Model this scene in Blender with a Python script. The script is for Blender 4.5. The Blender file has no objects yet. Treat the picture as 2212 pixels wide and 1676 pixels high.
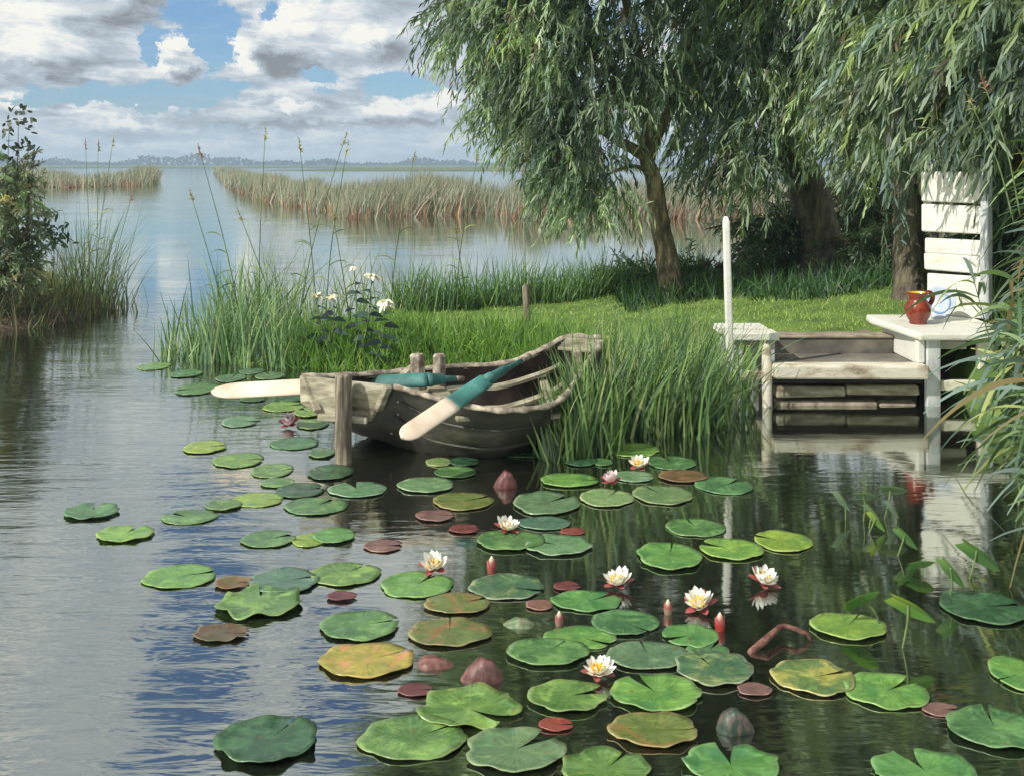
import bpy, bmesh, math, random
import numpy as np
from mathutils import Vector, Matrix
random.seed(7); rng = np.random.default_rng(7)
S = bpy.context.scene
COL = S.collection
# ---------------------------------------------------------------- camera
F, H = 2350.0, 1.6          # focal length in picture units (picture 2212 wide), eye height in m
cam_d = bpy.data.cameras.new('camera'); cam = bpy.data.objects.new('camera', cam_d); COL.objects.link(cam)
cam.location = (0, 0, H); cam.rotation_euler = (math.radians(90), 0, 0)
cam_d.sensor_width = 36; cam_d.lens = 36*F/2212; cam_d.shift_y = -483/2212
cam_d.clip_start = 0.05; cam_d.clip_end = 9000
S.camera = cam
S.view_settings.view_transform = 'Standard'; S.view_settings.look = 'None'
S.view_settings.exposure = 0.12; S.view_settings.gamma = 1.0
S.render.engine = 'CYCLES'
# ---------------------------------------------------------------- sun
SUN_AZ = math.atan2(-0.84, -0.54)        # where the sun stands: left and a little behind the viewer
SUN_EL = math.radians(42)
sd = Vector((math.sin(SUN_AZ)*math.cos(SUN_EL), math.cos(SUN_AZ)*math.cos(SUN_EL), math.sin(SUN_EL)))
sl = bpy.data.lights.new('sun', 'SUN'); sl.energy = 4.2; sl.angle = math.radians(0.6); sl.color = (1, .95, .85)
so = bpy.data.objects.new('sun', sl); COL.objects.link(so)
so.rotation_euler = (-sd).to_track_quat('-Z', 'Y').to_euler(); so.location = (-20, -10, 30)

# ---------------------------------------------------------------- node helper
class NT:
    def __init__(s, t): s.t = t; s.N = t.nodes; s.L = t.links
    def n(s, k, **kw):
        o = s.N.new(k)
        for a, b in kw.items(): setattr(o, a, b)
        return o
    def put(s, sock, v):
        if v is None: return
        if isinstance(v, bpy.types.NodeSocket): s.L.new(v, sock)
        else:
            if hasattr(sock.default_value, '__len__') and len(sock.default_value) == 4 and len(v) == 3: v = (*v, 1)
            sock.default_value = v
    def m(s, op, a, b=None, c=None, clamp=False):
        o = s.n('ShaderNodeMath', operation=op, use_clamp=clamp)
        s.put(o.inputs[0], a); s.put(o.inputs[1], b); s.put(o.inputs[2], c); return o.outputs[0]
    def v(s, op, a, b=None, c=None, out=0):
        o = s.n('ShaderNodeVectorMath', operation=op)
        s.put(o.inputs[0], a); s.put(o.inputs[1], b); s.put(o.inputs[2], c); return o.outputs[out]
    def xyz(s, x, y, z=0.0):
        o = s.n('ShaderNodeCombineXYZ'); s.put(o.inputs[0], x); s.put(o.inputs[1], y); s.put(o.inputs[2], z); return o.outputs[0]
    def noise(s, vec, scale, detail=4, rough=.55, out=0, dist=0.0):
        o = s.n('ShaderNodeTexNoise'); s.put(o.inputs['Vector'], vec); o.inputs['Scale'].default_value = scale
        o.inputs['Detail'].default_value = detail; o.inputs['Roughness'].default_value = rough
        o.inputs['Distortion'].default_value = dist; return o.outputs[out]
    def rng(s, v, a, b, c=0.0, d=1.0, smooth=True):
        o = s.n('ShaderNodeMapRange', interpolation_type='SMOOTHSTEP' if smooth else 'LINEAR')
        s.put(o.inputs[0], v); s.put(o.inputs[1], a); s.put(o.inputs[2], b); s.put(o.inputs[3], c); s.put(o.inputs[4], d); return o.outputs[0]
    def mix(s, f, a, b, mode='MIX'):
        o = s.n('ShaderNodeMix', data_type='RGBA', blend_type=mode)
        s.put(o.inputs[0], f); s.put(o.inputs[6], a); s.put(o.inputs[7], b); return o.outputs[2]
    def ramp(s, f, stops):
        o = s.n('ShaderNodeValToRGB'); e = o.color_ramp.elements
        while len(e) < len(stops): e.new(.5)
        for i, (p, c) in enumerate(stops): e[i].position = p; e[i].color = (*c, 1)
        s.put(o.inputs[0], f); return o.outputs[0]

# ---------------------------------------------------------------- world: daylight sky with clouds
W = bpy.data.worlds.new('World'); S.world = W; W.use_nodes = True
w = NT(W.node_tree); w.N.clear()
BG = 0.1
W.cycles.sampling_method = 'MANUAL'; W.cycles.sample_map_resolution = 512
sky = w.n('ShaderNodeTexSky', sky_type='NISHITA', sun_disc=False, sun_elevation=SUN_EL, sun_rotation=SUN_AZ)
sky.air_density = 1.0; sky.dust_density = 0.6; sky.ozone_density = 2.0
dirv = w.n('ShaderNodeTexCoord').outputs['Generated']
dirv = w.v('NORMALIZE', dirv)
sp = w.n('ShaderNodeSeparateXYZ'); w.put(sp.inputs[0], dirv)
dx, dy, dz = sp.outputs
ya = w.m('MAXIMUM', w.m('ABSOLUTE', dy), .12)
u = w.m('DIVIDE', dx, ya); v = w.m('DIVIDE', dz, ya)
vz = w.m('ADD', w.m('MAXIMUM', v, 0.0), .10)
# plane-like cloud layer coordinates so clouds get flatter and smaller towards the horizon
pl = w.xyz(w.m('DIVIDE', u, w.m('POWER', vz, .55)), w.m('MULTIPLY', w.m('LOGARITHM', vz, 2.718), 1.45), w.m('MULTIPLY', w.m('SIGN', dy), 3.0))
warp = w.v('SUBTRACT', w.noise(pl, 2.6, 3, .6, out=1), (.5, .5, .5))
plw = w.v('MULTIPLY_ADD', warp, (.30, .22, 0), pl)
n1 = w.noise(plw, 3.0, 10, .62)
n2 = w.noise(w.v('ADD', plw, (-.05, .065, 0)), 3.0, 6, .60)
nf = w.noise(plw, 15.0, 6, .70)
# uv in kilo-picture units, softly warped
uv = w.xyz(w.m('MULTIPLY_ADD', u, 2.35, 1.106), w.m('MULTIPLY_ADD', v, -2.35, .355), 0.0)
uvw = w.v('MULTIPLY_ADD', w.v('SUBTRACT', w.noise(uv, 9.0, 7, .68, out=1), (.5, .5, .5)), (.20, .13, 0), uv)
def blobs(lst):
    acc = None
    for cx, cy, rx, ry, a in lst:
        q = w.v('MULTIPLY_ADD', uvw, (1000/rx, 1000/ry, 0), (-cx/rx, -cy/ry, 0))
        g = w.rng(w.v('LENGTH', q, out=1), 1.0, 0.0, 0.0, a)
        acc = g if acc is None else w.m('ADD', acc, g)
    return acc
gaps = [(455,75,75,130,-.85),(325,105,34,50,-.7),(690,170,60,30,-.5),(700,205,60,20,-.4),(400,20,90,50,-.5),(430,205,170,50,-.70),(110,215,150,30,-.75),(300,205,140,40,-.75),(870,182,130,42,-.62),
        (590,25,40,50,-.45),(600,205,60,34,-.25),(480,300,300,16,-.18),(30,245,60,14,.3),(430,-660,190,330,-1.2),(750,-830,170,160,-1.2),
        (90,60,240,170,.40),(385,125,62,58,.85),(540,120,50,60,.45),(650,70,120,110,.60),(780,60,160,140,.5),(180,262,300,38,.5),(650,262,200,40,.45),(890,250,160,46,.5),
        (560,230,90,34,.4),(520,150,40,40,.3)]
white = [(60,40,130,75,.45),(40,105,90,50,.35),(370,92,62,40,.65),(345,140,34,34,.40),(610,45,120,60,.55),(515,105,50,50,.55),(520,150,40,30,.40),(700,25,150,50,.35),
         (40,222,90,30,.55),(180,240,80,22,.40),(270,262,120,18,.50),(375,215,40,22,.50),(428,222,24,36,.50),(640,240,70,22,.60),(860,232,150,24,.60),(965,222,60,30,.50),
         (790,90,50,80,.40),(450,330,420,12,.30),(260,318,200,9,.25),(560,322,160,9,.3)]
grey = [(250,55,90,45,-.35),(320,12,70,26,-.50),(170,145,130,48,-.34),(60,150,130,34,-.34),(395,150,34,24,-.50),(590,130,80,32,-.55),(650,150,90,34,-.50),(480,200,44,22,-.30),(300,292,260,18,-.30),
        (590,225,100,26,-.35),(660,278,200,12,-.45),(830,120,90,50,-.45),(900,268,140,14,-.42),(560,285,240,18,-.30)]
dens = w.m('ADD', w.m('MULTIPLY_ADD', w.m('SUBTRACT', n1, .5), 1.5, .72), blobs(gaps))
dens = w.m('ADD', dens, w.rng(v, .16, .30, 0.0, .22))
mask = w.rng(w.m('MULTIPLY_ADD', w.m('SUBTRACT', nf, .5), .22, dens), .46, .66)
shade = w.m('MULTIPLY_ADD', w.m('SUBTRACT', n1, n2), 2.3, .51)
shade = w.m('ADD', shade, w.m('MULTIPLY', w.m('SUBTRACT', nf, .5), .42))
shade = w.m('ADD', shade, blobs(white+grey))
shade = w.m('ADD', shade, w.rng(v, .16, .40, 0.0, .14))
cc = w.ramp(shade, [(0.0, (.23,.25,.275)), (.25, (.35,.395,.44)), (.48, (.48,.55,.61)), (.70, (.72,.75,.76)), (.92, (.93,.91,.84))])
cc = w.mix(1.0, cc, (1/BG, 1/BG, 1/BG), 'MULTIPLY')
hz = w.rng(v, .0, .055, 1.0, 0.0)
blue = w.mix(1.0, sky.outputs[0], (.62, .86, 1.12), 'MULTIPLY')
blue = w.mix(w.m('MULTIPLY', hz, .75), blue, (5.0, 6.0, 6.9))
blue = w.mix(w.rng(nf, .3, .8, .0, .22), blue, (5.2, 6.1, 6.9))
skc = w.mix(mask, blue, cc)
skc = w.mix(w.m('MULTIPLY', hz, .6), skc, (5.6, 6.4, 6.9))
bg = w.n('ShaderNodeBackground'); w.put(bg.inputs[0], skc); bg.inputs[1].default_value = BG
wo = w.n('ShaderNodeOutputWorld'); w.L.new(bg.outputs[0], wo.inputs[0])

# ---------------------------------------------------------------- helpers
def P(px, py, z=0.0):        # picture direction meets the level z
    d = (H-z)*F/(py-355.0); return Vector(((px-1106)/F*d, d, z))
def Q(px, py, d):            # picture direction at distance d
    return Vector(((px-1106)/F*d, d, H-(py-355)/F*d))
def tag(o, label=None, cat=None, group=None, kind=None):
    if label: o['label'] = label
    if cat: o['category'] = cat
    if group: o['group'] = group
    if kind: o['kind'] = kind
    return o
def link(name, me, mat=None, parent=None, smooth=False):
    o = bpy.data.objects.new(name, me); COL.objects.link(o)
    if mat and len(me.materials) == 0: me.materials.append(mat)
    if smooth: me.polygons.foreach_set('use_smooth', [True]*len(me.polygons))
    if parent: o.parent = parent
    return o
def empty(name, loc=(0,0,0), rz=0.0):
    o = bpy.data.objects.new(name, None); COL.objects.link(o); o.location = loc; o.rotation_euler = (0,0,rz); o.empty_display_size = .1
    return o
def pymesh(name, V, Fc):
    me = bpy.data.meshes.new(name); me.from_pydata([tuple(a) for a in V], [], [tuple(a) for a in Fc]); me.update(); return me
class MB:
    def __init__(s): s.V = []; s.F = []
    def add(s, V, Fc):
        b = len(s.V); s.V += [tuple(a) for a in V]; s.F += [tuple(b+i for i in f) for f in Fc]; return s
    def box(s, x0, x1, y0, y1, z0, z1, jit=0.0, M=None):
        V = [Vector((x, y, z)) for z in (z0, z1) for y in (y0, y1) for x in (x0, x1)]
        if jit: V = [a+Vector([random.uniform(-jit, jit) for _ in range(3)]) for a in V]
        if M: V = [M @ a for a in V]
        return s.add(V, [(0,2,3,1),(4,5,7,6),(0,1,5,4),(2,6,7,3),(0,4,6,2),(1,3,7,5)])
    def loft(s, rings, cap=True, closed=True):
        n = len(rings[0]); V = [a for r in rings for a in r]; Fc = []
        for i in range(len(rings)-1):
            for j in range(n if closed else n-1):
                k = (j+1) % n; Fc.append((i*n+j, i*n+k, (i+1)*n+k, (i+1)*n+j))
        if cap: Fc.append(tuple(range(n-1, -1, -1))); Fc.append(tuple((len(rings)-1)*n+j for j in range(n)))
        return s.add(V, Fc)
    def tube(s, pts, rad, n=10, rough=0.0, sq=1.0):
        pts = [Vector(p) for p in pts]; rings = []; up = None
        for i, p in enumerate(pts):
            t = (pts[min(i+1, len(pts)-1)]-pts[max(i-1, 0)]).normalized()
            if up is None: up = t.orthogonal().normalized()
            a = (up-t*up.dot(t)).normalized(); up = a; b = t.cross(a)
            r = rad[i] if hasattr(rad, '__len__') else rad
            rings.append([p+(a*math.cos(q)+b*math.sin(q)*sq)*r*(1+random.uniform(-rough, rough)) for q in [2*math.pi*j/n for j in range(n)]])
        return s.loft(rings)
    def lathe(s, prof, n=32, M=None, cap=True):
        rings = [[Vector((r*math.cos(2*math.pi*j/n), r*math.sin(2*math.pi*j/n), z)) for j in range(n)] for r, z in prof]
        if M: rings = [[M @ a for a in r] for r in rings]
        return s.loft(rings, cap=cap)
    def build(s, name, mat, parent=None, smooth=False, bevel=0.0, segs=2, sub=0):
        o = link(name, pymesh(name, s.V, s.F), mat, parent, smooth)
        if bevel:
            m = o.modifiers.new('bevel', 'BEVEL'); m.width = bevel; m.segments = segs; m.limit_method = 'ANGLE'; m.angle_limit = .6
        if sub:
            m = o.modifiers.new('sub', 'SUBSURF'); m.levels = sub; m.render_levels = sub
        return o
def spline(pts, n=12):
    pts = [Vector(p) for p in pts]; out = []
    q = [pts[0]*2-pts[1]]+pts+[pts[-1]*2-pts[-2]]
    for i in range(1, len(q)-2):
        for k in range(n):
            t = k/n; a, b, c, d = q[i-1], q[i], q[i+1], q[i+2]
            out.append(.5*((2*b)+(c-a)*t+(2*a-5*b+4*c-d)*t*t+(-a+3*b-3*c+d)*t**3))
    out.append(pts[-1]); return out
def norm(a): return a/np.maximum(np.linalg.norm(a, axis=1, keepdims=True), 1e-9)
def blades(name, base, dirs, length, width, droop, col, mat, seg=3, shape='grass', parent=None, down=None, face=0.0):
    """many narrow curved blades as one mesh; col is an N x 3 array, blade colours of their own"""
    base = np.asarray(base, float); N = len(base); dirs = norm(np.asarray(dirs, float))
    length = np.broadcast_to(np.asarray(length, float), (N,)); width = np.broadcast_to(np.asarray(width, float), (N,)); droop = np.broadcast_to(np.asarray(droop, float), (N,))
    if down is None: down = np.tile([0, 0, -1.0], (N, 1))
    rv = rng.normal(size=(N, 3)); 
    if face: rv = rv*(1-face)+np.array([1.0, 0, 0])*face*2
    side = norm(rv-dirs*np.sum(rv*dirs, 1, keepdims=True))
    V = np.zeros((N, (seg+1)*2, 3), np.float32)
    for k in range(seg+1):
        t = k/seg
        c = base+dirs*(length*t)[:, None]+down*(droop*length*t*t)[:, None]
        if shape == 'grass': wd = (1-t)**.75*.95+.05 if t < 1 else .03
        elif shape == 'leaf': wd = max(math.sin(math.pi*(t*.86+.07))**.8, .05)
        else: wd = 1.0
        hw = side*(width*.5*wd)[:, None]
        V[:, 2*k] = c-hw; V[:, 2*k+1] = c+hw
    me = bpy.data.meshes.new(name); nv = N*(seg+1)*2
    me.vertices.add(nv); me.vertices.foreach_set('co', V.reshape(-1))
    q = np.array([[2*k, 2*k+1, 2*k+3, 2*k+2] for k in range(seg)])
    idx = (np.arange(N)[:, None, None]*(seg+1)*2+q[None]).reshape(-1).astype(np.int32)
    me.loops.add(len(idx)); me.loops.foreach_set('vertex_index', idx)
    nf = N*seg; me.polygons.add(nf); me.polygons.foreach_set('loop_start', np.arange(0, nf*4, 4, dtype=np.int32))
    me.polygons.foreach_set('loop_total', np.full(nf, 4, np.int32)) if False else None
    me.polygons.foreach_set('use_smooth', np.ones(nf, bool))
    me.update(calc_edges=True)
    at = me.attributes.new('tint', 'FLOAT_COLOR', 'POINT')
    c4 = np.ones((N, (seg+1)*2, 4), np.float32); c4[:, :, :3] = np.clip(np.asarray(col), 0, 1)[:, None, :]
    at.data.foreach_set('color', c4.reshape(-1))
    return link(name, me, mat, parent)
def pal(N, cols, wts, jit=.25):
    cols = np.array(cols, float); i = rng.choice(len(cols), N, p=np.array(wts)/sum(wts))
    return cols[i]*(1+rng.uniform(-jit, jit, (N, 1)))

# ---------------------------------------------------------------- materials
def new_mat(name):
    m = bpy.data.materials.new(name); m.use_nodes = True; t = NT(m.node_tree)
    return m, t, m.node_tree.nodes['Principled BSDF']
def bump(t, b, h, strength=.3, dist=.01):
    o = t.n('ShaderNodeBump'); o.inputs['Strength'].default_value = strength; o.inputs['Distance'].default_value = dist
    t.put(o.inputs['Height'], h); t.L.new(o.outputs[0], b.inputs['Normal'])
def mat_leaf(name, rough=.45, trans=.30, gain=1.0):
    m, t, b = new_mat(name)
    a = t.n('ShaderNodeAttribute', attribute_name='tint').outputs['Color']
    a = t.mix(1.0, a, (gain, gain, gain), 'MULTIPLY')
    t.put(b.inputs['Base Color'], a); b.inputs['Roughness'].default_value = rough
    tr = t.n('ShaderNodeBsdfTranslucent'); t.put(tr.inputs[0], t.mix(1.0, a, (1.3, 1.5, .6), 'MULTIPLY'))
    mx = t.n('ShaderNodeMixShader'); mx.inputs[0].default_value = trans
    t.L.new(b.outputs[0], mx.inputs[1]); t.L.new(tr.outputs[0], mx.inputs[2])
    t.L.new(mx.outputs[0], t.N['Material Output'].inputs[0]); return m
def mat_noise(name, stops, scale=4.0, rough=.7, stretch=(1,1,1), bstr=.4, bdist=.01, bscale=None, detail=6, spec=.5):
    m, t, b = new_mat(name)
    co = t.v('MULTIPLY', t.n('ShaderNodeTexCoord').outputs['Object'], stretch)
    n = t.noise(co, scale, detail, .62)
    n = t.rng(n, .28, .72, 0, 1, smooth=False)
    t.put(b.inputs['Base Color'], t.ramp(n, stops)); b.inputs['Roughness'].default_value = rough
    b.inputs['Specular IOR Level'].default_value = spec
    if bstr: bump(t, b, t.noise(co, bscale or scale*3, 6, .6), bstr, bdist)
    return m
M = {}
M['leaf'] = mat_leaf('foliage', .48, .38)
M['grass'] = mat_leaf('grass_blades', .5, .35)
M['reed'] = mat_leaf('reed_blades', .55, .25)
M['bark'] = mat_noise('willow_bark', [(0,(.035,.03,.022)),(.45,(.17,.14,.09)),(.7,(.40,.30,.17)),(1,(.62,.50,.30))], 5, .9, (3,3,.7), 1.0, .04, 7)  # brightened so the bark colour carries sunlight the crown keeps off
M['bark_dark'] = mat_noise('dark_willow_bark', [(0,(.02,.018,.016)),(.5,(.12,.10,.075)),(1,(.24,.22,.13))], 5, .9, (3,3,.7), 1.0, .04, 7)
M['soil'] = mat_noise('bank_soil', [(0,(.05,.09,.02)),(.5,(.10,.18,.035)),(1,(.17,.26,.06))], 3, .95)
M['mud'] = mat_noise('reed_bed_mud', [(0,(.06,.045,.035)),(.5,(.13,.09,.06)),(1,(.2,.15,.1))], .8, .9)
M['meadow'] = mat_noise('far_meadow', [(0,(.05,.08,.03)),(.5,(.09,.13,.04)),(1,(.15,.18,.06))], .02, .95, bstr=0)
M['sand'] = mat_noise('sandy_soil', [(0,(.12,.10,.06)),(.5,(.24,.20,.13)),(1,(.36,.31,.2))], 6, .95)
M['white'] = mat_noise('weathered_white_paint', [(0,(.30,.28,.22)),(.12,(.60,.58,.48)),(.35,(.70,.69,.61)),(1,(.78,.78,.71))], 5, .6, (1,1,3), .35, .006, 18)
M['cream'] = mat_noise('weathered_cream_paint', [(0,(.16,.12,.08)),(.25,(.42,.36,.26)),(.5,(.66,.62,.50)),(1,(.78,.75,.66))], 5, .7, (1,2,2), .5, .008, 16)
M['shaded_white'] = mat_noise('weathered_white_shaded', [(0,(.14,.14,.13)),(.3,(.36,.37,.36)),(.6,(.52,.55,.55)),(1,(.70,.71,.68))], 5, .7, (2,2,.7), .4, .008, 16)  # worn white paint with the legs' and screen post's shade put into its grey
M['concrete'] = mat_noise('dark_concrete', [(0,(.07,.065,.055)),(.5,(.15,.14,.115)),(1,(.26,.24,.19))], 4, .9)  # one dark mottled tone for tread and kerb
M['stone'] = mat_noise('quay_stone', [(0,(.12,.09,.07)),(.5,(.30,.25,.19)),(1,(.48,.43,.34))], 9, .8)
M['dark'] = mat_noise('dark_wood_and_shade', [(0,(.010,.009,.010)),(.5,(.03,.026,.026)),(1,(.07,.055,.045))], 5, .5, (1,3,3))  # also fills shadow gaps under the step as plain dark colour
M['hull'] = mat_noise('brown_hull_shaded', [(0,(.013,.012,.008)),(.4,(.024,.023,.015)),(.7,(.046,.044,.028)),(1,(.12,.11,.08))], 3.5, .55, (1,1,3), .35, .006, 12)  # dark brown paint, darkened further to carry the shade on the side
M['boatwood'] = mat_noise('worn_boat_wood', [(0,(.09,.075,.05)),(.35,(.22,.195,.13)),(.7,(.38,.35,.25)),(1,(.52,.49,.37))], 6, .75, (1,1,4), .5, .006, 18)
M['rail'] = mat_noise('worn_gunwale_wood', [(0,(.09,.07,.055)),(.4,(.22,.18,.14)),(.7,(.44,.38,.29)),(1,(.62,.56,.44))], 8, .75, (2,2,2), .5, .006, 20)  # worn wood, lightened so its colour carries the edge highlights
M['inside'] = mat_noise('boat_inside_wood', [(0,(.02,.013,.011)),(.5,(.05,.033,.027)),(1,(.10,.07,.05))], 6, .8)
M['postwood'] = mat_noise('weathered_post_wood', [(0,(.04,.03,.022)),(.4,(.15,.125,.09)),(.7,(.30,.26,.18)),(1,(.48,.43,.33))], 7, .85, (5,5,.6), 1.0, .012, 9)
M['oar_blade'] = mat_noise('oar_bare_wood', [(0,(.42,.30,.20)),(.4,(.66,.53,.40)),(1,(.80,.70,.57))], 4, .6, (1,1,1), .2, .003, 20)
M['teal'] = mat_noise('oar_teal_paint', [(0,(.012,.05,.045)),(.4,(.03,.13,.115)),(.8,(.06,.22,.19)),(1,(.16,.36,.31))], 6, .6, (1,1,1), .3, .003, 20)
M['twig'] = mat_noise('stem_brown', [(0,(.04,.018,.012)),(.5,(.13,.05,.035)),(1,(.36,.20,.13))], 30, .7, (1,1,1), .4, .004, 30)
M['stem'] = mat_noise('stem_green', [(0,(.04,.07,.02)),(.5,(.11,.17,.05)),(1,(.24,.30,.12))], 20, .6, bstr=0)
M['ochre_seed'] = mat_noise('reed_seed', [(0,(.16,.12,.05)),(.5,(.34,.28,.12)),(1,(.52,.46,.24))], 40, .9, bstr=0)
M['brown_seed'] = mat_noise('reed_seed_brown', [(0,(.13,.05,.03)),(.5,(.28,.13,.08)),(1,(.42,.25,.16))], 40, .9, bstr=0)
def mat_water():
    m, t, b = new_mat('pond_water')
    pos = t.n('ShaderNodeNewGeometry').outputs['Position']
    s = t.n('ShaderNodeSeparateXYZ'); t.put(s.inputs[0], pos)
    a = t.noise(t.v('MULTIPLY', pos, (3.2, 13, 1)), 1.0, 3, .55, dist=.6)
    c = t.noise(t.v('MULTIPLY', pos, (.8, 3.0, 1)), 1.0, 3, .5, dist=.4)
    e = t.noise(t.v('MULTIPLY', pos, (9, 30, 1)), 1.0, 2, .5)
    patch = t.rng(t.noise(t.v('MULTIPLY', pos, (.28, .5, 1)), 1.0, 3, .5), .38, .62, .35, 1.0)
    patch = t.m('MULTIPLY', patch, t.rng(s.outputs[1], 4.0, 16.0, 1.0, .22))
    calm = t.rng(s.outputs[0], -1.25, .0, 1.0, .17)     # the inlet beside the landing lies sheltered and calm
    hgt = t.m('ADD', t.m('MULTIPLY', a, .0085), t.m('MULTIPLY', c, .018)); hgt = t.m('ADD', hgt, t.m('MULTIPLY', e, .0015))
    hgt = t.m('MULTIPLY', hgt, t.m('MULTIPLY', calm, patch))
    bp = t.n('ShaderNodeBump'); bp.inputs['Strength'].default_value = 1.0; bp.inputs['Distance'].default_value = 1.0; t.put(bp.inputs['Height'], hgt)
    gl = t.n('ShaderNodeBsdfGlossy'); gl.inputs['Roughness'].default_value = .05; gl.inputs['Color'].default_value = (.84, .88, .84, 1); t.L.new(bp.outputs[0], gl.inputs['Normal'])
    df = t.n('ShaderNodeBsdfDiffuse'); t.L.new(bp.outputs[0], df.inputs['Normal'])
    sil = t.noise(pos, .5, 3, .5)
    t.put(df.inputs['Color'], t.mix(sil, (.007, .008, .006), (.018, .017, .012)))
    fr = t.n('ShaderNodeFresnel'); fr.inputs['IOR'].default_value = 1.33; t.L.new(bp.outputs[0], fr.inputs['Normal'])
    fac = t.m('MULTIPLY_ADD', fr.outputs[0], .92, .44, clamp=True)
    mx = t.n('ShaderNodeMixShader'); t.put(mx.inputs[0], fac); t.L.new(df.outputs[0], mx.inputs[1]); t.L.new(gl.outputs[0], mx.inputs[2])
    t.L.new(mx.outputs[0], t.N['Material Output'].inputs[0]); t.N.remove(b); return m
M['water'] = mat_water()
def mat_pad(name, c1, c2, rim, patch, rough=.27, spec=.5):
    m, t, b = new_mat(name)
    ang = t.n('ShaderNodeAttribute', attribute_name='ang').outputs['Fac']; rad = t.n('ShaderNodeAttribute', attribute_name='rad').outputs['Fac']
    oi = t.n('ShaderNodeObjectInfo').outputs['Random']
    co = t.v('ADD', t.n('ShaderNodeTexCoord').outputs['Object'], t.xyz(t.m('MULTIPLY', oi, 37.0), t.m('MULTIPLY', oi, 11.0), 0.0))
    n = t.noise(co, 9, 5, .6); st = t.noise(t.xyz(t.m('MULTIPLY', ang, 5.0), rad, t.m('MULTIPLY', oi, 9.0)), 2.2, 4, .6)
    c = t.mix(t.rng(t.m('ADD', t.m('MULTIPLY', n, .5), t.m('MULTIPLY', st, .5)), .38, .62), c1, c2)
    c = t.mix(t.rng(t.noise(co, 7.5, 6, .7, dist=.8), .50, .62, 0, .95), c, patch)
    c = t.mix(t.rng(t.noise(co, 26, 5, .7), .35, .65, 0, .45), c, t.mix(1.0, c, (.55,.62,.55), 'MULTIPLY'))
    vein = t.rng(t.m('ABSOLUTE', t.m('SINE', t.m('MULTIPLY', ang, 11.0))), .0, .16, .45, 0.0)
    vein = t.m('MULTIPLY', vein, t.rng(rad, .95, .1, .2, 1.0))
    c = t.mix(vein, c, t.mix(.5, c2, (.30, .38, .14)))
    edge = t.rng(t.m('ADD', rad, t.m('MULTIPLY', t.m('SUBTRACT', n, .5), .34)), .90, 1.02)
    c = t.mix(t.m('MULTIPLY', edge, .7), c, rim)
    spots = t.rng(t.noise(co, 30, 3, .6), .64, .70, 0, .7)
    c = t.mix(spots, c, (.10, .065, .025))
    c = t.mix(t.rng(t.noise(t.v('MULTIPLY', co, (1, 2.2, 1)), 13, 4, .65), .54, .68, 0, .6), c, t.mix(1.0, c, (1.75, 1.7, 1.5), 'MULTIPLY'))
    c = t.mix(1.0, c, t.mix(oi, (.82, 1.04, 1.15), (1.65, 1.50, 1.0)), 'MULTIPLY')
    t.put(b.inputs['Base Color'], c); t.put(b.inputs['Roughness'], t.rng(t.noise(co, 17, 4, .6), .3, .7, rough*.6, rough*1.8)); b.inputs['Specular IOR Level'].default_value = spec
    bump(t, b, t.m('ADD', t.m('MULTIPLY', n, .6), t.m('MULTIPLY', vein, -.6)), .55, .006); return m
PM = {
 'g': mat_pad('pad_green', (.042,.100,.038), (.095,.18,.070), (.19,.27,.12), (.14,.25,.085)),
 'b': mat_pad('pad_bright', (.075,.17,.045), (.15,.28,.080), (.25,.36,.14), (.06,.16,.055)),
 'y': mat_pad('pad_yellowgreen', (.11,.18,.035), (.22,.31,.065), (.34,.40,.14), (.09,.18,.055)),
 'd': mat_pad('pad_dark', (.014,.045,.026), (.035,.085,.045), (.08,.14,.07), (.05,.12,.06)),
 's': mat_pad('pad_greygreen', (.060,.110,.072), (.115,.18,.115), (.23,.29,.19), (.07,.14,.09)),
 'p': mat_pad('pad_pale', (.10,.17,.085), (.19,.27,.14), (.42,.46,.30), (.12,.21,.09)),
 'o': mat_pad('pad_olive', (.075,.105,.032), (.15,.17,.055), (.36,.26,.13), (.23,.12,.05)),
 'r': mat_pad('pad_rimmed', (.05,.10,.055), (.10,.16,.075), (.44,.40,.26), (.24,.24,.09)),
 'f': mat_pad('pad_fading', (.17,.17,.035), (.30,.25,.065), (.38,.29,.14), (.40,.19,.10)),
 'm': mat_pad('pad_maroon', (.10,.020,.024), (.19,.045,.045), (.22,.07,.06), (.14,.03,.05), .3),
 'v': mat_pad('pad_mauve', (.09,.045,.055), (.17,.095,.10), (.24,.15,.15), (.12,.06,.085), .3),
 'n': mat_pad('pad_brown', (.08,.042,.022), (.16,.09,.052), (.24,.17,.10), (.08,.08,.04), .4),
}

# ---------------------------------------------------------------- setting: water, banks, far land
def sheet(name, pts, z, mat, kind='structure'):
    o = link(name, pymesh(name, [(x, y, z) for x, y in pts], [tuple(range(len(pts)))]), mat); return tag(o, kind=kind)
sheet('lake_bed', [(-4000, -60), (4000, -60), (4000, 5000), (-4000, 5000)], -1.2, M['mud'])
sheet('water', [(-600, -40), (600, -40), (600, 420), (-600, 420)], 0.0, M['water'])

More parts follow.
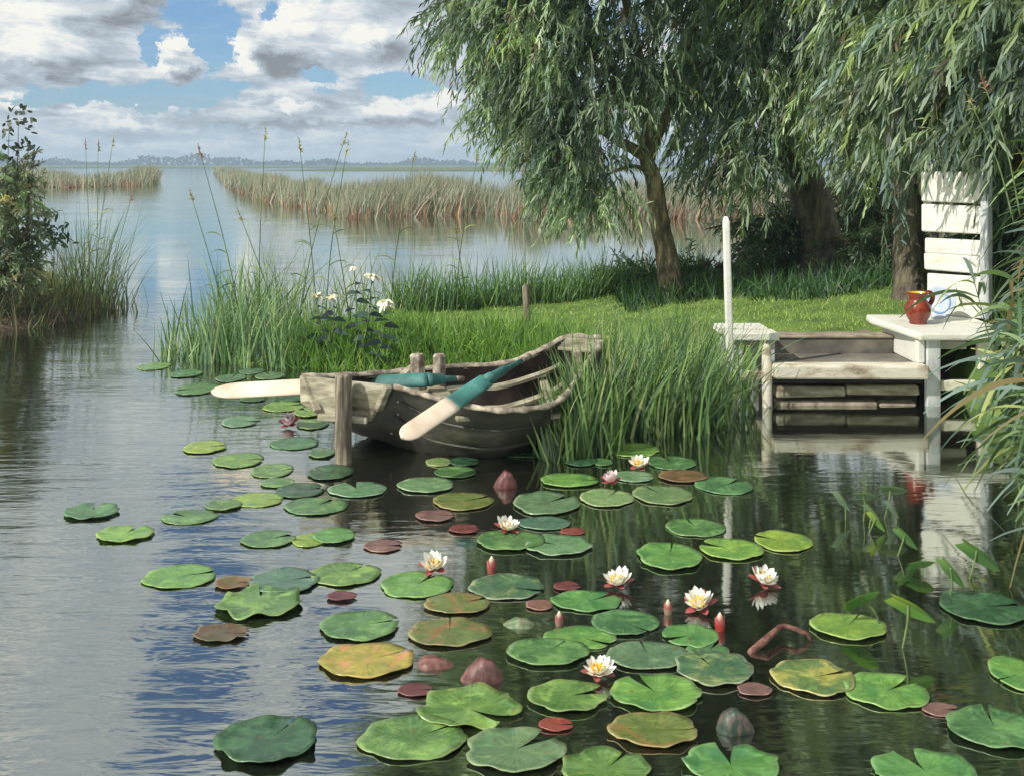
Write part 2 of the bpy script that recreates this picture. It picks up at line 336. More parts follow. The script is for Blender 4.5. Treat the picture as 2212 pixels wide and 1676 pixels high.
def inside(poly, X, Y):
    r = np.zeros(X.shape, bool); n = len(poly)
    for i in range(n):
        x1, y1 = poly[i]; x2, y2 = poly[(i+1) % n]
        if y1 == y2: continue
        c = ((y1 > Y) != (y2 > Y)) & (X < (x2-x1)*(Y-y1)/(y2-y1)+x1); r ^= c
    return r
def edist(poly, X, Y):
    D = np.full(X.shape, 1e9); n = len(poly)
    for i in range(n):
        a = np.array(poly[i]); b = np.array(poly[(i+1) % n]); ab = b-a
        t = np.clip(((X-a[0])*ab[0]+(Y-a[1])*ab[1])/max(ab@ab, 1e-9), 0, 1)
        D = np.minimum(D, np.hypot(X-a[0]-t*ab[0], Y-a[1]-t*ab[1]))
    return np.where(inside(poly, X, Y), D, -D)
def wav(X, Y):
    return .5*np.sin(3.1*X+1.3*np.sin(2.3*Y))+.3*np.sin(7.3*X+2*Y)+.2*np.sin(11*Y-5*X)
bank_poly = [(-2.60,8.85),(-2.1,8.62),(-1.67,8.5),(-.85,8.25),(-.1,8.0),(.25,7.3),(.50,6.85),(.9,6.62),(1.25,6.75),(1.38,7.3),(1.42,7.9),(2.74,7.95),(2.98,7.6),(3.02,6.3),(2.72,4.9),(2.75,3.2),(3.4,1.0),(14,1.0),
             (16,18),(6,15),(4.2,13.6),(2.4,12.9),(1.2,12.6),(.4,12.0),(-1.15,11.35),(-1.9,10.4),(-2.5,9.5)]
left_poly = [(-9,9.2),(-5.0,10.1),(-4.55,10.6),(-4.35,11.3),(-4.5,12.2),(-5.2,13.4),(-7,15),(-12,17),(-14,10)]
def level(X, Y): return np.clip(.12+.085*np.clip(X-.3, 0, 10), .12, .40)
def bank_h(X, Y, poly=None, lv=None):
    poly = poly or bank_poly
    d = edist(poly, X, Y)+.06*wav(X, Y)
    s = np.clip((d+.12)/.34, 0, 1); s = s*s*(3-2*s)
    return -.35+(.35+(level(X, Y) if lv is None else lv)+.018*wav(X*1.7, Y*1.3))*s
def terrain(name, x0, x1, y0, y1, step, fn, mat):
    xs = np.arange(x0, x1, step); ys = np.arange(y0, y1, step); X, Y = np.meshgrid(xs, ys); Z = fn(X, Y)
    nx, ny = len(xs), len(ys); V = np.stack([X, Y, Z], -1).reshape(-1, 3)
    keep = (Z > -.34)
    Fc = [(j*nx+i, j*nx+i+1, (j+1)*nx+i+1, (j+1)*nx+i) for j in range(ny-1) for i in range(nx-1) if keep[j, i] or keep[j+1, i+1] or keep[j, i+1] or keep[j+1, i]]
    o = link(name, pymesh(name, V, Fc), mat, smooth=True); return tag(o, kind='structure')
terrain('grassy_bank', -3.2, 16, .6, 18, .10, bank_h, M['soil'])
terrain('left_bank', -14, -4, 8.5, 18, .12, lambda X, Y: bank_h(X, Y, left_poly, .10), M['mud'])
# far low land behind the reeds
MF = MB()
def strip(front, back, z):
    n = len(front); V = [(x, y, z) for x, y in front]+[(x, y, z) for x, y in back]
    return V, [(i, i+1, n+i+1, n+i) for i in range(n-1)]
pr = [(475,372),(500,388),(520,407),(585,432),(640,440),(700,452),(780,465),(900,458),(1000,461),(1200,466),(1450,470),(1700,472),(1950,478),(2250,480)]
def coast(lst, amp):
    f_ = [P(a, b) for a, b in lst]; out = []
    for i in range(len(f_)-1):
        for k in range(8):
            p_ = f_[i].lerp(f_[i+1], k/8); q_ = i*8+k; g_ = 1+amp*(math.sin(q_*.9)+.7*math.sin(q_*1.7+1)+.5*math.sin(q_*2.9)); out.append((p_.x*g_, p_.y*g_))
    return out
right_front = coast(pr, .045)
pl_ = [(-120,408),(90,405),(180,404),(290,402),(312,397),(322,391)]
left_front = coast(pl_, .03)
def island(name, front, ext, h):
    mb = MB(); n = len(front)
    mb.add([(x, y, -.2) for x, y in front]+[(x, y+.2, h) for x, y in front]+[(x*ext, y*ext, h) for x, y in front],
           [(i, i+1, n+i+1, n+i) for i in range(n-1)]+[(n+i, n+i+1, 2*n+i+1, 2*n+i) for i in range(n-1)])
    return tag(mb.build(name, M['mud']), kind='structure')
island('right_reed_island', right_front, 1.5, .06)
island('left_reed_island', left_front, 1.35, .06)
sheet('far_meadow', [(-4000, 415), (4000, 415), (4000, 4800), (-4000, 4800)], .05, M['meadow'])
sheet('far_shore', [(-60, 260), (-34, 235), (40, 240), (300, 230), (300, 420), (-60, 420)], .03, M['meadow'])
# ---------------------------------------------------------------- far wood on the horizon
N = 11000
hx = rng.uniform(-820, 820, N); bumps = 4.0+2.4*np.sin(hx*.021+1)+1.8*np.sin(hx*.057)+1.4*np.sin(hx*.13+2)
for cx, am, wd in ((-600,5,22),(-470,7,18),(-370,9,30),(-330,7,14),(-100,4,40),(150,4,30)): bumps += am*np.exp(-((hx-cx)/wd)**2)
bumps = np.clip(bumps, 2.2, 16)
hz_ = rng.uniform(0, 1, N)*bumps
blades('far_wood', np.stack([hx, 1150+rng.uniform(-25, 25, N), hz_-1.5], 1), rng.normal(size=(N, 3))+[0, 0, 1.2], rng.uniform(2, 3.6, N), rng.uniform(2, 4, N), 0, pal(N, [(.012,.022,.030),(.02,.03,.035)], [1, 1]), M['leaf'], seg=2, shape='leaf')  # haze blue of the distance put into the leaf colours
tag(bpy.data.objects['far_wood'], 'distant wood forming a low blue line along the horizon', 'wood', kind='stuff')

# ---------------------------------------------------------------- reeds far away
def along(front, N):
    fr = np.array(front); seg = np.hypot(*(fr[1:]-fr[:-1]).T); wts = seg/np.maximum((fr[1:, 1]+fr[:-1, 1])*.5, 1)**.75
    i = rng.choice(len(seg), N, p=wts/wts.sum()); t = rng.uniform(0, 1, N)[:, None]; return fr[i]*(1-t)+fr[i+1]*t
REED = [(.29,.29,.21),(.21,.25,.19),(.44,.41,.32),(.16,.19,.14),(.32,.24,.19)]
def reedbed(name, front, N, label, lean=-.1, depth=5.0, hgt=1.52):
    b = along(front, N); back = rng.uniform(0, 1, N)**1.5; dd = b[:, 1]
    b[:, 0] += rng.normal(0, .3, N); b *= (1+back*depth/35)[:, None]; b[:, 1] += rng.normal(0, .25, N)*dd/35
    an = b[:, 0]/dd*35; patch = .5+.3*np.sin(an*1.1+2*np.sin(an*.41))+.2*np.sin(an*3.7+1.5*np.sin(an*1.9)); drop = rng.uniform(0, 1, N) < np.clip(.9-1.6*patch, 0, .7)*(back < .5)
    ln = hgt*(.46+.24*rng.uniform(0, 1, N)**2+.46*patch)*np.where(drop, .55, 1)
    front_short = rng.uniform(0, 1, N) < .36
    ln = np.where(front_short, ln*.48*rng.uniform(.6, 1.2, N), ln)
    wd = .0125*dd/14
    col = pal(N, REED, [3, 2.4, 2.2, 1.6, .8]); col[front_short] = pal(int(front_short.sum()), [(.30,.13,.08),(.17,.10,.075),(.40,.19,.10)], [1, 1, .7])
    o_ = blades(name, np.stack([b[:, 0], b[:, 1], np.zeros(N)], 1), np.stack([rng.normal(lean+.22*patch, .22, N), rng.normal(0, .15, N), np.ones(N)], 1), ln, wd*rng.uniform(.6, 1.3, N), rng.uniform(.0, .22, N), col, M['reed'], seg=3, face=.6,
           down=np.stack([rng.uniform(-.4, 1.3, N), np.zeros(N), -.8*np.ones(N)], 1))
    return tag(o_, label, 'reeds', kind='stuff')
reedbed('reed_bed', right_front, 38000, 'long bed of pale grey green reeds across the open water, rusty brown at its foot', .05)
reedbed('reed_bed', left_front, 4500, 'short reed bed on the far left shore beside the open channel', -.05)

# ---------------------------------------------------------------- grass on the near bank
def scatter(poly, N, x0, x1, y0, y1, mind=.0, maxd=99.):
    out = []; tot = 0
    while tot < N:
        x = rng.uniform(x0, x1, N*2); y = rng.uniform(y0, y1, N*2); d = edist(poly, x, y); k = (d > mind) & (d < maxd)
        out.append(np.stack([x[k], y[k]], 1)); tot += k.sum()
    return np.concatenate(out)[:N]
GR = [(.10,.20,.03),(.16,.28,.04),(.24,.36,.06),(.06,.13,.03),(.30,.36,.09)]
def sandy(x, y): return (x > 1.75) & (x < 2.72) & (y < 7.92+.42*np.clip((x-2.0)/.7, 0, 1)+.05*np.sin(x*19))
def sheltered(x, y): return (x > 1.36) & (x < 3.1) & (y < 8.02)
def grass(name, N, box, hmin, hmax, wd, label, cols=GR, wts=(3,3,2,1.5,.6), mind=.02, maxd=99, droop=.3, seg=3, poly=None, lv=None, filt=None, lean=(0., 0.)):
    p = scatter(poly or bank_poly, N, *box, mind, maxd); x, y = p[:, 0], p[:, 1]
    k = ~(sandy(x, y) | sheltered(x, y))
    if filt is not None: k &= filt(x, y)
    x, y = x[k], y[k]; n = len(x); z = bank_h(x, y, poly, lv)-.02
    cl = .5+.5*np.sin(x*5+2*np.sin(y*4))*np.sin(y*6.1+x*2)
    ln = hmin+(hmax-hmin)*rng.uniform(0, 1, n)**1.4*(.55+.45*cl)
    dr = rng.normal(0, .30, (n, 2))+np.array(lean)
    blades(name, np.stack([x, y, z], 1), np.stack([dr[:, 0], dr[:, 1], np.ones(n)], 1), ln, wd*rng.uniform(.6, 1.3, n), droop*rng.uniform(0, 1.6, n), pal(n, cols, wts), M['grass'], seg=seg,
           down=np.stack([rng.normal(.2, .7, n), rng.normal(0, .6, n), -.75*np.ones(n)], 1))
    if label: tag(bpy.data.objects[name], label, 'grass', kind='stuff')
# sunlit lawn
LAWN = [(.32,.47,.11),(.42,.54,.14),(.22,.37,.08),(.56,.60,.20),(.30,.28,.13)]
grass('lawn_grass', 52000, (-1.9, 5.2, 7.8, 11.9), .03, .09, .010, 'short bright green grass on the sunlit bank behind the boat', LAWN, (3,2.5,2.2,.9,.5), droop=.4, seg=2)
# taller grass along the water in front
grass('bank_grass', 12000, (-1.75, .6, 7.2, 9.3), .14, .44, .014, 'tall fresh green grass along the bank just behind the boat', maxd=.95, droop=.25,
      cols=[(.14,.27,.05),(.20,.37,.07),(.09,.18,.05),(.34,.46,.08),(.17,.27,.14)], wts=(3,3,2,1.3,1))
# back edge grass beyond the lawn
grass('shore_grass', 4600, (-1.6, 2.2, 10.4, 12.8), .10, .80, .016, 'dark green grass fringe on the far edge of the bank against the water', maxd=.55, droop=.15,
      cols=[(.12,.22,.09),(.18,.30,.11),(.30,.40,.14),(.13,.22,.15)], wts=(3,2,1,1.5), filt=lambda x, y: y > 10.9+.2*x*0)
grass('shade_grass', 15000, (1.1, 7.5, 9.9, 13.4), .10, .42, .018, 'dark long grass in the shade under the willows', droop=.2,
      cols=[(.05,.11,.045),(.08,.17,.055),(.13,.23,.07),(.05,.10,.07)], wts=(3,2,1,1.5), filt=lambda x, y: (y > 10.6-.22*np.clip(x-1.5, 0, 6)+.25*np.sin(x*4)))  # shade under the willows put into these darker blade colours
grass('right_bank_grass', 9000, (2.7, 4.6, 3.0, 8.4), .15, .55, .018, 'rough grass on the right hand bank behind the drooping reeds', droop=.3,
      cols=[(.05,.10,.03),(.09,.16,.04),(.14,.22,.06)], wts=(2,2,1), filt=lambda x, y: (x > 3.35) | (y < 6.9))

grass('left_bank_grass', 9000, (-9, -4.2, 9.2, 15), .12, .5, .016, 'rough brown and green grass covering the left bank', cols=[(.12,.18,.08),(.17,.15,.08),(.22,.28,.12),(.10,.09,.06)], wts=(2,2,1,1.5), poly=left_poly, lv=.10)
# ---------------------------------------------------------------- reed and sedge clumps (leafy blades)
def clump(name, pts, n_each, hgt, wd, label, cols, wts, lean=(0, 0), spread=.12, droop=.35, seg=5, parent=None, dj=.16, face=.35, mat='reed', cat='reeds', shape='grass', z0=-.06, dsx=.25, kind='stuff'):
    pts = np.array(pts, float); N = len(pts)*n_each; b = np.repeat(pts, n_each, 0); 
    b[:, :2] += rng.normal(0, spread, (N, 2)); hh = b[:, 2].copy() if b.shape[1] > 2 else np.ones(N)
    ln = hgt*hh*rng.uniform(.55, 1.08, N)
    d = rng.normal(0, dj, (N, 2))+np.array(lean)
    base = np.stack([b[:, 0], b[:, 1], np.full(N, z0)], 1)
    sx = np.sign(d[:, 0]+rng.normal(0, .12, N))
    blades(name, base, np.stack([d[:, 0], d[:, 1], np.ones(N)], 1), ln, wd*rng.uniform(.55, 1.25, N), droop*rng.uniform(0, 1.5, N), pal(N, cols, wts), M[mat], seg=seg, shape=shape, parent=parent, face=face,
           down=np.stack([sx*rng.uniform(.2, 1.0, N)+dsx, rng.normal(0, .4, N), -.7*np.ones(N)], 1))
    o = bpy.data.objects
    return None
def last(name):
    c = [o for o in COL.objects if o.name.split('.')[0] == name]; return c[-1]
G1 = [(.12,.21,.07),(.18,.30,.09),(.07,.14,.06),(.27,.38,.14),(.38,.42,.18),(.15,.22,.16)]
def PX(lst, z=0): return [(P(a, b, z).x, P(a, b, z).y, c) for a, b, c in lst]
# big tuft at the right of the boat
clump('reed_clump', PX([(1235,885,.75),(1270,905,.9),(1310,915,1.05),(1350,925,1.1),(1395,930,1.15),(1440,930,1.1),(1480,925,1.1),(1520,915,1.05),(1555,900,.9),(1400,890,1.1),(1470,880,1.1),(1320,880,1.0),(1540,860,1.0),(1430,850,1.05)]), 85, .74, .017,
      None, G1, [3,3,2,1.6,.7,1.5], lean=(.06, -.02), spread=.10, droop=.28)
tag(last('reed_clump'), 'broad clump of green reed blades at the water between the boat and the white landing', 'reeds', kind='stuff')
# tip of the bank: reeds and iris leaves at the left
clump('reed_clump', PX([(395,775,.55),(430,770,.75),(460,780,.9),(500,775,1.0),(540,785,1.05),(580,780,1.0),(620,790,.9),(480,745,1.2),(530,740,1.3),(575,740,1.2),(630,760,1.0),(670,780,.8)]), 60, .78, .018,
      None, [(.12,.21,.09),(.18,.30,.13),(.08,.15,.09),(.26,.38,.17),(.38,.46,.20)], [3,3,2,1.5,.8], lean=(.02, 0), spread=.09, droop=.22)
tag(last('reed_clump'), 'dense clump of reed and iris leaves on the left tip of the bank', 'reeds', kind='stuff')
clump('reed_clump', PX([(366,752,1.0),(385,742,1.15),(405,738,1.1),(352,770,.6),(425,745,1.0)]), 5, .52, .024, None, [(.05,.11,.05),(.09,.18,.05),(.24,.34,.06)], [2,2,1], lean=(-.12, 0), spread=.05, droop=.05)
tag(last('reed_clump'), 'sparse pointed iris leaves standing in the water left of the bank tip', 'reeds', kind='stuff')
clump('reed_clump', PX([(520,730,1.0),(560,725,1.1),(600,725,1.1),(650,730,1.05),(700,720,1.0),(745,715,.95),(790,710,.85),(840,700,.8),(880,700,.7)]), 30, 1.12, .013,
      None, [(.14,.23,.13),(.22,.32,.17),(.33,.42,.22),(.46,.50,.26)], [2,3,2,1], lean=(0, 0), spread=.16, droop=.25)
tag(last('reed_clump'), 'thin pale green reeds rising behind the white flowers on the bank', 'reeds', kind='stuff')
clump('reed_clump', PX([(885,700,1.0),(905,700,1.1),(940,698,1.0),(985,690,.9),(1215,680,.8),(1240,680,.8)]), 14, .62, .015, None, [(.05,.11,.05),(.09,.17,.06),(.14,.24,.09)], [2,2,1], spread=.09, droop=.08)
tag(last('reed_clump'), 'upright dark green blades on the far edge of the lawn', 'reeds', kind='stuff')
clump('reed_clump', PX([(1190,978,.62),(1212,975,.85),(1235,978,1.0),(1255,980,1.2),(1272,978,1.3),(1292,975,1.3),(1308,970,1.3),(1200,988,.6),(1225,988,.85),(1250,985,1.0)]), 50, .62, .017, None, G1, [3,3,2,1.6,.7,1.5], spread=.05, droop=.18, lean=(-.02, -.03))
tag(last('reed_clump'), 'smaller clump of green blades hiding the bow of the boat', 'reeds', kind='stuff')
# left bank reeds
clump('reed_clump', PX([(150,668,.9),(175,670,1.1),(200,668,1.2),(225,665,.9),(190,655,1.25),(165,650,1.1),(245,660,.6)]), 44, 1.15, .013,
      None, [(.14,.22,.14),(.22,.32,.18),(.07,.11,.06),(.30,.32,.12),(.13,.10,.06)], [3,2,1.5,.8,1], spread=.14, droop=.22, lean=(.02,0))
tag(last('reed_clump'), 'tall grey green reed clump at the water on the left bank', 'reeds', kind='stuff')
clump('reed_clump', PX([(0,705,.7),(35,705,.7),(70,700,.7),(105,695,.7),(140,690,.6),(180,680,.5),(220,675,.45),(60,680,.9),(20,680,1.0),(110,675,.8)]), 60, .75, .016,
      None, [(.10,.08,.06),(.16,.13,.08),(.09,.13,.06),(.20,.24,.08),(.36,.33,.13)], [3,3,2,1,.5], spread=.16, droop=.25)
tag(last('reed_clump'), 'dark tangle of brown and green stems at the foot of the left shrub', 'reeds', kind='stuff')

# tall single reed stalks with seed heads
STG = 'tall reed stalks with seed heads'
def stalk(base, tip, label, col='stem', head='ochre_seed', hl=.16, leaves=3, r=.006, side=1):
    b = Vector(base); t = Vector(tip); root = empty('reed_stalk', b); tag(root, label, 'reed', STG)
    t = t-b; mid = t*.5+Vector((t.x*-.12, 0, 0)); pts = spline([(0,0,0), mid, t], 6)
    MB().tube(pts, [r*(1-.55*i/(len(pts)-1)) for i in range(len(pts))], 6).build('stem', M[col], root, True)
    ax = (pts[-1]-pts[-3]).normalized(); N = 46
    k = rng.uniform(0, 1, N)[:, None]; a = np.array(ax)
    hb = np.array(pts[-1])-a*hl*.25+a*hl*.9*k
    blades('seed_head', hb, a+rng.normal(0, .38, (N, 3))+[side*.25, 0, 0], .055*(1.15-k[:, 0]), .009, .5, pal(N, [(.34,.30,.12),(.46,.42,.20)] if head == 'ochre_seed' else [(.26,.12,.08),(.38,.24,.16)], [1, 1]), M['reed'], seg=2, shape='leaf', parent=root)
    for i in range(leaves):
        f = .25+.5*i/max(leaves, 1)+random.uniform(-.05, .05); p = pts[int(f*(len(pts)-1))]; s = random.choice((-1, 1))
        blades('leaf', [p], [(s*.75, random.uniform(-.3, .3), .75)], random.uniform(.2, .34), .014, .7, pal(1, [(.12,.20,.08),(.22,.30,.10),(.32,.36,.14)], [1, 1, 1]), M['reed'], seg=6, shape='leaf', parent=root, face=.4)
    return root
SK = [((560,740),(572,300),9.3,'ochre_seed','tallest pale green reed stalk rising left of the flowering plants'),
      ((690,735),(648,322),9.4,'ochre_seed','thin reed stalk with pale bent head over the open water'),
      ((640,745),(742,308),9.2,'ochre_seed','dark reed stalk leaning right with a feathery ochre head'),
      ((700,740),(748,330),9.2,'ochre_seed','second ochre headed stalk crossing the far reed bed'),
      ((530,750),(434,335),9.0,'brown_seed','reed stalk with reddish brown head leaning left above the water'),
      ((500,760),(415,430),8.8,'ochre_seed','bare reed stalk leaning furthest left from the bank tip'),
      ((840,710),(893,345),9.8,'ochre_seed','long arching stalk with a yellow head in front of the far reeds'),
      ((980,690),(1030,345),10.2,'ochre_seed','slender reed stalk with small yellow head left of the willow'),
      ((1010,690),(985,500),10.2,'ochre_seed','short leafy reed stalk on the far edge of the lawn'),
      ((610,745),(520,470),9.1,'ochre_seed','knotty reed stalk with curling yellow leaves over the water'),
      ((760,730),(720,470),9.4,'ochre_seed','slim dark stalk standing behind the cream flowers'),
      ((190,670),(185,318),12.3,'brown_seed','brown headed reed stalk left of the pair on the left bank'),
      ((205,670),(212,322),12.2,'brown_seed','brown headed reed stalk right of the pair on the left bank'),
      ((200,665),(243,312),12.2,'ochre_seed','green headed reed stalk leaning over the water on the left bank'),
      ((235,665),(283,430),12.0,'brown_seed','low reed stalk with a red tip leaning out from the left bank')]
for (b0, b1), (t0, t1), d, hd, lb in SK: stalk(P(b0, b1), Q(t0, t1, d), lb, head=hd, leaves=4)
# two stalks at the upper right
stalk(Q(2205,470,6.2), Q(2128,188,6.2), 'reed stalk with a red brown head against the willow leaves at the right', head='brown_seed', leaves=1)
stalk(Q(2190,480,6.3), Q(2100,228,6.3), 'pale reed stalk with a white tip beside the white screen', head='ochre_seed', leaves=2)

# ---------------------------------------------------------------- willows
WILLOW = [(.17,.24,.16),(.24,.33,.23),(.37,.47,.33),(.09,.14,.10),(.21,.30,.29),(.34,.44,.20),(.17,.15,.11)]
def foliage(name, blobs_, parent, cols, wts, leaf=(.06,.105), lw=.0165, spray=.36, nl=25, dirx=-.35, mat='leaf', shape='leaf', hang=1.0):
    """sprays of narrow leaves along drooping twigs, filling ellipsoids (px, py, rx, ry, distance, depth radius, sprays, leaf scale)"""
    B = []; D = []; L = []; Wd = []; C = []; DR = []
    for (px, py, rx, ry, d, rd, n, ls) in blobs_:
        py -= 38*min(hang, 1)
        if ls > 1.5 and py > -330: n = int(n*4.2); ls = 1.25
        elif ls > 1.5: n = int(n*2.9); ls *= 1.25
        c = np.array(Q(px, py, d)); r = np.array([rx*d/F, rd, ry*d/F])
        q = norm(rng.normal(size=(n, 3)))*rng.uniform(.25, 1, (n, 1))**.5
        s0 = c+q*r; out = q*np.array([1, 1, .3])
        d0 = norm(out*.9+rng.normal(0, .45, (n, 3))+np.array([dirx, -.05, -.15]))
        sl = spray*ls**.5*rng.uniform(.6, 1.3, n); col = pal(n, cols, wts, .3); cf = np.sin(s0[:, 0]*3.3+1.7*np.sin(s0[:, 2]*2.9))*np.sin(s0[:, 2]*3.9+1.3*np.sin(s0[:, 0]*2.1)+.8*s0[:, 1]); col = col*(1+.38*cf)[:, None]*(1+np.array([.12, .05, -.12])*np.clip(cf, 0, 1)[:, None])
        for k in range(nl):
            t = (k+rng.uniform(-.4, .4, n))/nl; t = t[:, None]
            p = s0+d0*sl[:, None]*t+np.array([0, 0, -1])*(sl[:, None]*t*t*.85*hang)
            tan = norm(d0+np.array([0, 0, -1])*2*t*.85*hang)
            ld = norm(tan*.8+rng.normal(0, .42, (n, 3))+np.array([dirx*.4, 0, -.45*hang]))
            B.append(p); D.append(ld); L.append(rng.uniform(*leaf, n)*ls); Wd.append(lw*ls*rng.uniform(.7, 1.3, n)); C.append(col*(1+rng.uniform(-.22, .22, (n, 1)))); DR.append(rng.uniform(0, .35, n))
    return blades(name, np.concatenate(B), np.concatenate(D), np.concatenate(L), np.concatenate(Wd), np.concatenate(DR), np.concatenate(C), M[mat], seg=2, shape=shape, parent=parent)
def rel(root, o):
    o.matrix_parent_inverse = Matrix.Translation(root.location).inverted(); return o
def tree(name, base, limbs, label, mat, cat='tree'):
    root = empty(name, base); tag(root, label, cat)
    for i, (pts, r0, r1) in enumerate(limbs):
        sp_ = spline(pts, 7); n = len(sp_)
        rad = [r0+(r1-r0)*(k/(n-1))**.8+(r0*.55*max(0, 1-k/4)**2 if i == 0 else 0) for k in range(n)]
        o = MB().tube(sp_, rad, 14 if i == 0 else 8, .07).build('trunk' if i == 0 else 'limb', mat, root, True); rel(root, o)
    return root
D1 = 11.3
b1 = P(1455, 652, .2)
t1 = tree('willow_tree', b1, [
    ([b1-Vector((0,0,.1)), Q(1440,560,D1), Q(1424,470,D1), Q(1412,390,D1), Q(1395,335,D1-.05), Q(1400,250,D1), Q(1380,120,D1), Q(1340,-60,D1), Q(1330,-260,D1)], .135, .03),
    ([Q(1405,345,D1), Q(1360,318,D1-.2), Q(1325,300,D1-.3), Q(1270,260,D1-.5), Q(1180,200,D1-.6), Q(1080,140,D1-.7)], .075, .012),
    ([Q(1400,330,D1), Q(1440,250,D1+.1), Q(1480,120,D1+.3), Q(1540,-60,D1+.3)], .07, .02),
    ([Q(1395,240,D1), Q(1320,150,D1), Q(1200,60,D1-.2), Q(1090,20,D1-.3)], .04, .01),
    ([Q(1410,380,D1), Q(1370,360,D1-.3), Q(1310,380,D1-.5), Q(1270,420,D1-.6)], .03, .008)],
    'leaning willow with bright bark standing left of the white post, branch reaching over the water', M['bark'])
fb = [(1005,60,70,55,D1-.3,.5,80,1),(1000,125,50,28,D1-.3,.4,26,1),(1075,270,36,28,D1-.4,.4,20,1),(1100,80,95,80,D1-.4,.8,120,1),(1075,165,55,45,D1-.4,.5,45,1),(1170,60,110,90,D1-.2,.9,130,1),(1165,185,95,75,D1-.5,.8,125,1),(1125,245,55,42,D1-.5,.5,50,1),
      (1210,270,90,60,D1-.5,.8,110,1),(1165,310,45,32,D1-.5,.4,34,1),(1250,170,130,100,D1-.3,.9,150,1),(1300,60,140,90,D1,1,140,1),(1290,270,80,50,D1-.4,.7,90,1),
      (1225,345,60,35,D1-.5,.5,65,1),(1285,395,65,38,D1-.6,.4,46,1),(1215,420,32,45,D1-.6,.35,40,1),(1320,450,45,28,D1-.6,.4,28,1),(1265,470,40,25,D1-.6,.3,18,1),(1245,380,60,30,D1-.55,.4,40,1),
      (1420,120,130,110,D1+.2,.9,140,1),(1400,220,70,50,D1,.6,70,1),(1490,220,65,80,D1+.3,.6,90,1),(1500,330,32,40,D1+.3,.3,30,1),(1515,400,26,30,D1+.4,.3,16,1),
      (1560,80,110,110,D1+.5,.9,110,1.1),
      (1100,-80,80,60,D1-.2,.8,45,1.6),(1080,-250,110,90,D1,1,45,2),(1010,-420,150,120,D1,1,60,2.2),(1250,-760,300,140,D1,1.3,60,2.6),(1150,-120,150,110,D1-.2,1,70,1.8),(1300,-140,200,110,D1,1.2,80,1.8),(1120,-330,220,130,D1-.2,1.2,70,2.2),(1400,-340,240,150,D1,1.4,80,2.2),(1250,-560,260,140,D1,1.3,60,2.5),(1120,-240,150,90,D1,1,40,2)]  # out-of-view blobs here added and thickened to darken the water reflection
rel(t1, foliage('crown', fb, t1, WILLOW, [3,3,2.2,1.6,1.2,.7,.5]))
D2 = 11.9
b2 = P(1795, 618, .3)
t2 = tree('willow_tree', b2, [
    ([b2-Vector((.12,0,.1)), Q(1775,520,D2), Q(1755,440,D2), Q(1728,370,D2), Q(1705,310,D2), Q(1700,250,D2)], .22, .20),
    ([Q(1710,310,D2), Q(1660,220,D2-.2), Q(1620,110,D2-.3), Q(1600,-60,D2-.3)], .09, .03),
    ([Q(1705,300,D2), Q(1720,180,D2-.2), Q(1740,20,D2-.2), Q(1760,-160,D2)], .10, .03),
    ([Q(1715,310,D2), Q(1790,220,D2-.3), Q(1860,110,D2-.6), Q(1900,0,D2-.8)], .08, .02),
    ([Q(1690,320,D2), Q(1640,290,D2-.3), Q(1600,300,D2-.5)], .05, .01)],
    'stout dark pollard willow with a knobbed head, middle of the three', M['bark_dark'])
fb = [(1640,60,110,100,D2-.6,.8,140,1.05),(1600,200,70,90,D2-.5,.7,110,1),(1640,300,80,60,D2-.6,.6,110,1),(1590,370,50,45,D2-.6,.5,60,1),(1640,400,36,36,D2-.6,.4,34,1),(1760,80,120,110,D2-.8,.9,150,1.05),
      (1720,200,90,70,D2-.6,.7,100,1),(1800,200,90,70,D2-1,.7,100,1.05),(1850,100,110,100,D2-1.3,.9,120,1.1),(1850,300,45,50,D2-1,.5,40,1),
      (1540,180,60,90,D2+.6,.6,80,1.1),(1550,20,100,90,D2+.3,.9,80,1.2),(1860,330,50,40,D2-.8,.5,35,1),
      (1640,-160,220,120,D2-.4,1.2,80,2),(1850,-180,220,120,D2-1,1.4,80,2),(1700,-400,260,150,D2-.4,1.4,70,2.4),(1950,-420,260,150,D2-1,1.4,60,2.4),(1820,-300,300,160,D2+1,1.2,60,2.4),(1800,-60,200,100,D2+1,.8,50,1.8),(1750,-640,260,130,D2-.4,1.4,50,2.6)]  # rear out-of-view blobs added to close sky gaps in the reflection
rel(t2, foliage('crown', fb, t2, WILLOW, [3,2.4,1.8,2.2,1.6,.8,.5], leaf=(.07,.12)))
D3 = 9.9
b3 = P(1968, 655, .35)
t3 = tree('willow_tree', b3, [
    ([b3-Vector((0,0,.15)), Q(1965,560,D3), Q(1962,450,D3), Q(1965,340,D3), Q(1970,230,D3), Q(1990,60,D3), Q(2020,-140,D3)], .16, .09),
    ([Q(1968,280,D3), Q(2050,190,D3-.6), Q(2130,110,D3-1.2), Q(2220,60,D3-1.6)], .06, .02),
    ([Q(1968,300,D3), Q(1910,200,D3-.4), Q(1880,80,D3-.8)], .05, .015)],
    'straight dark willow trunk right behind the white plank screen', M['bark_dark'])
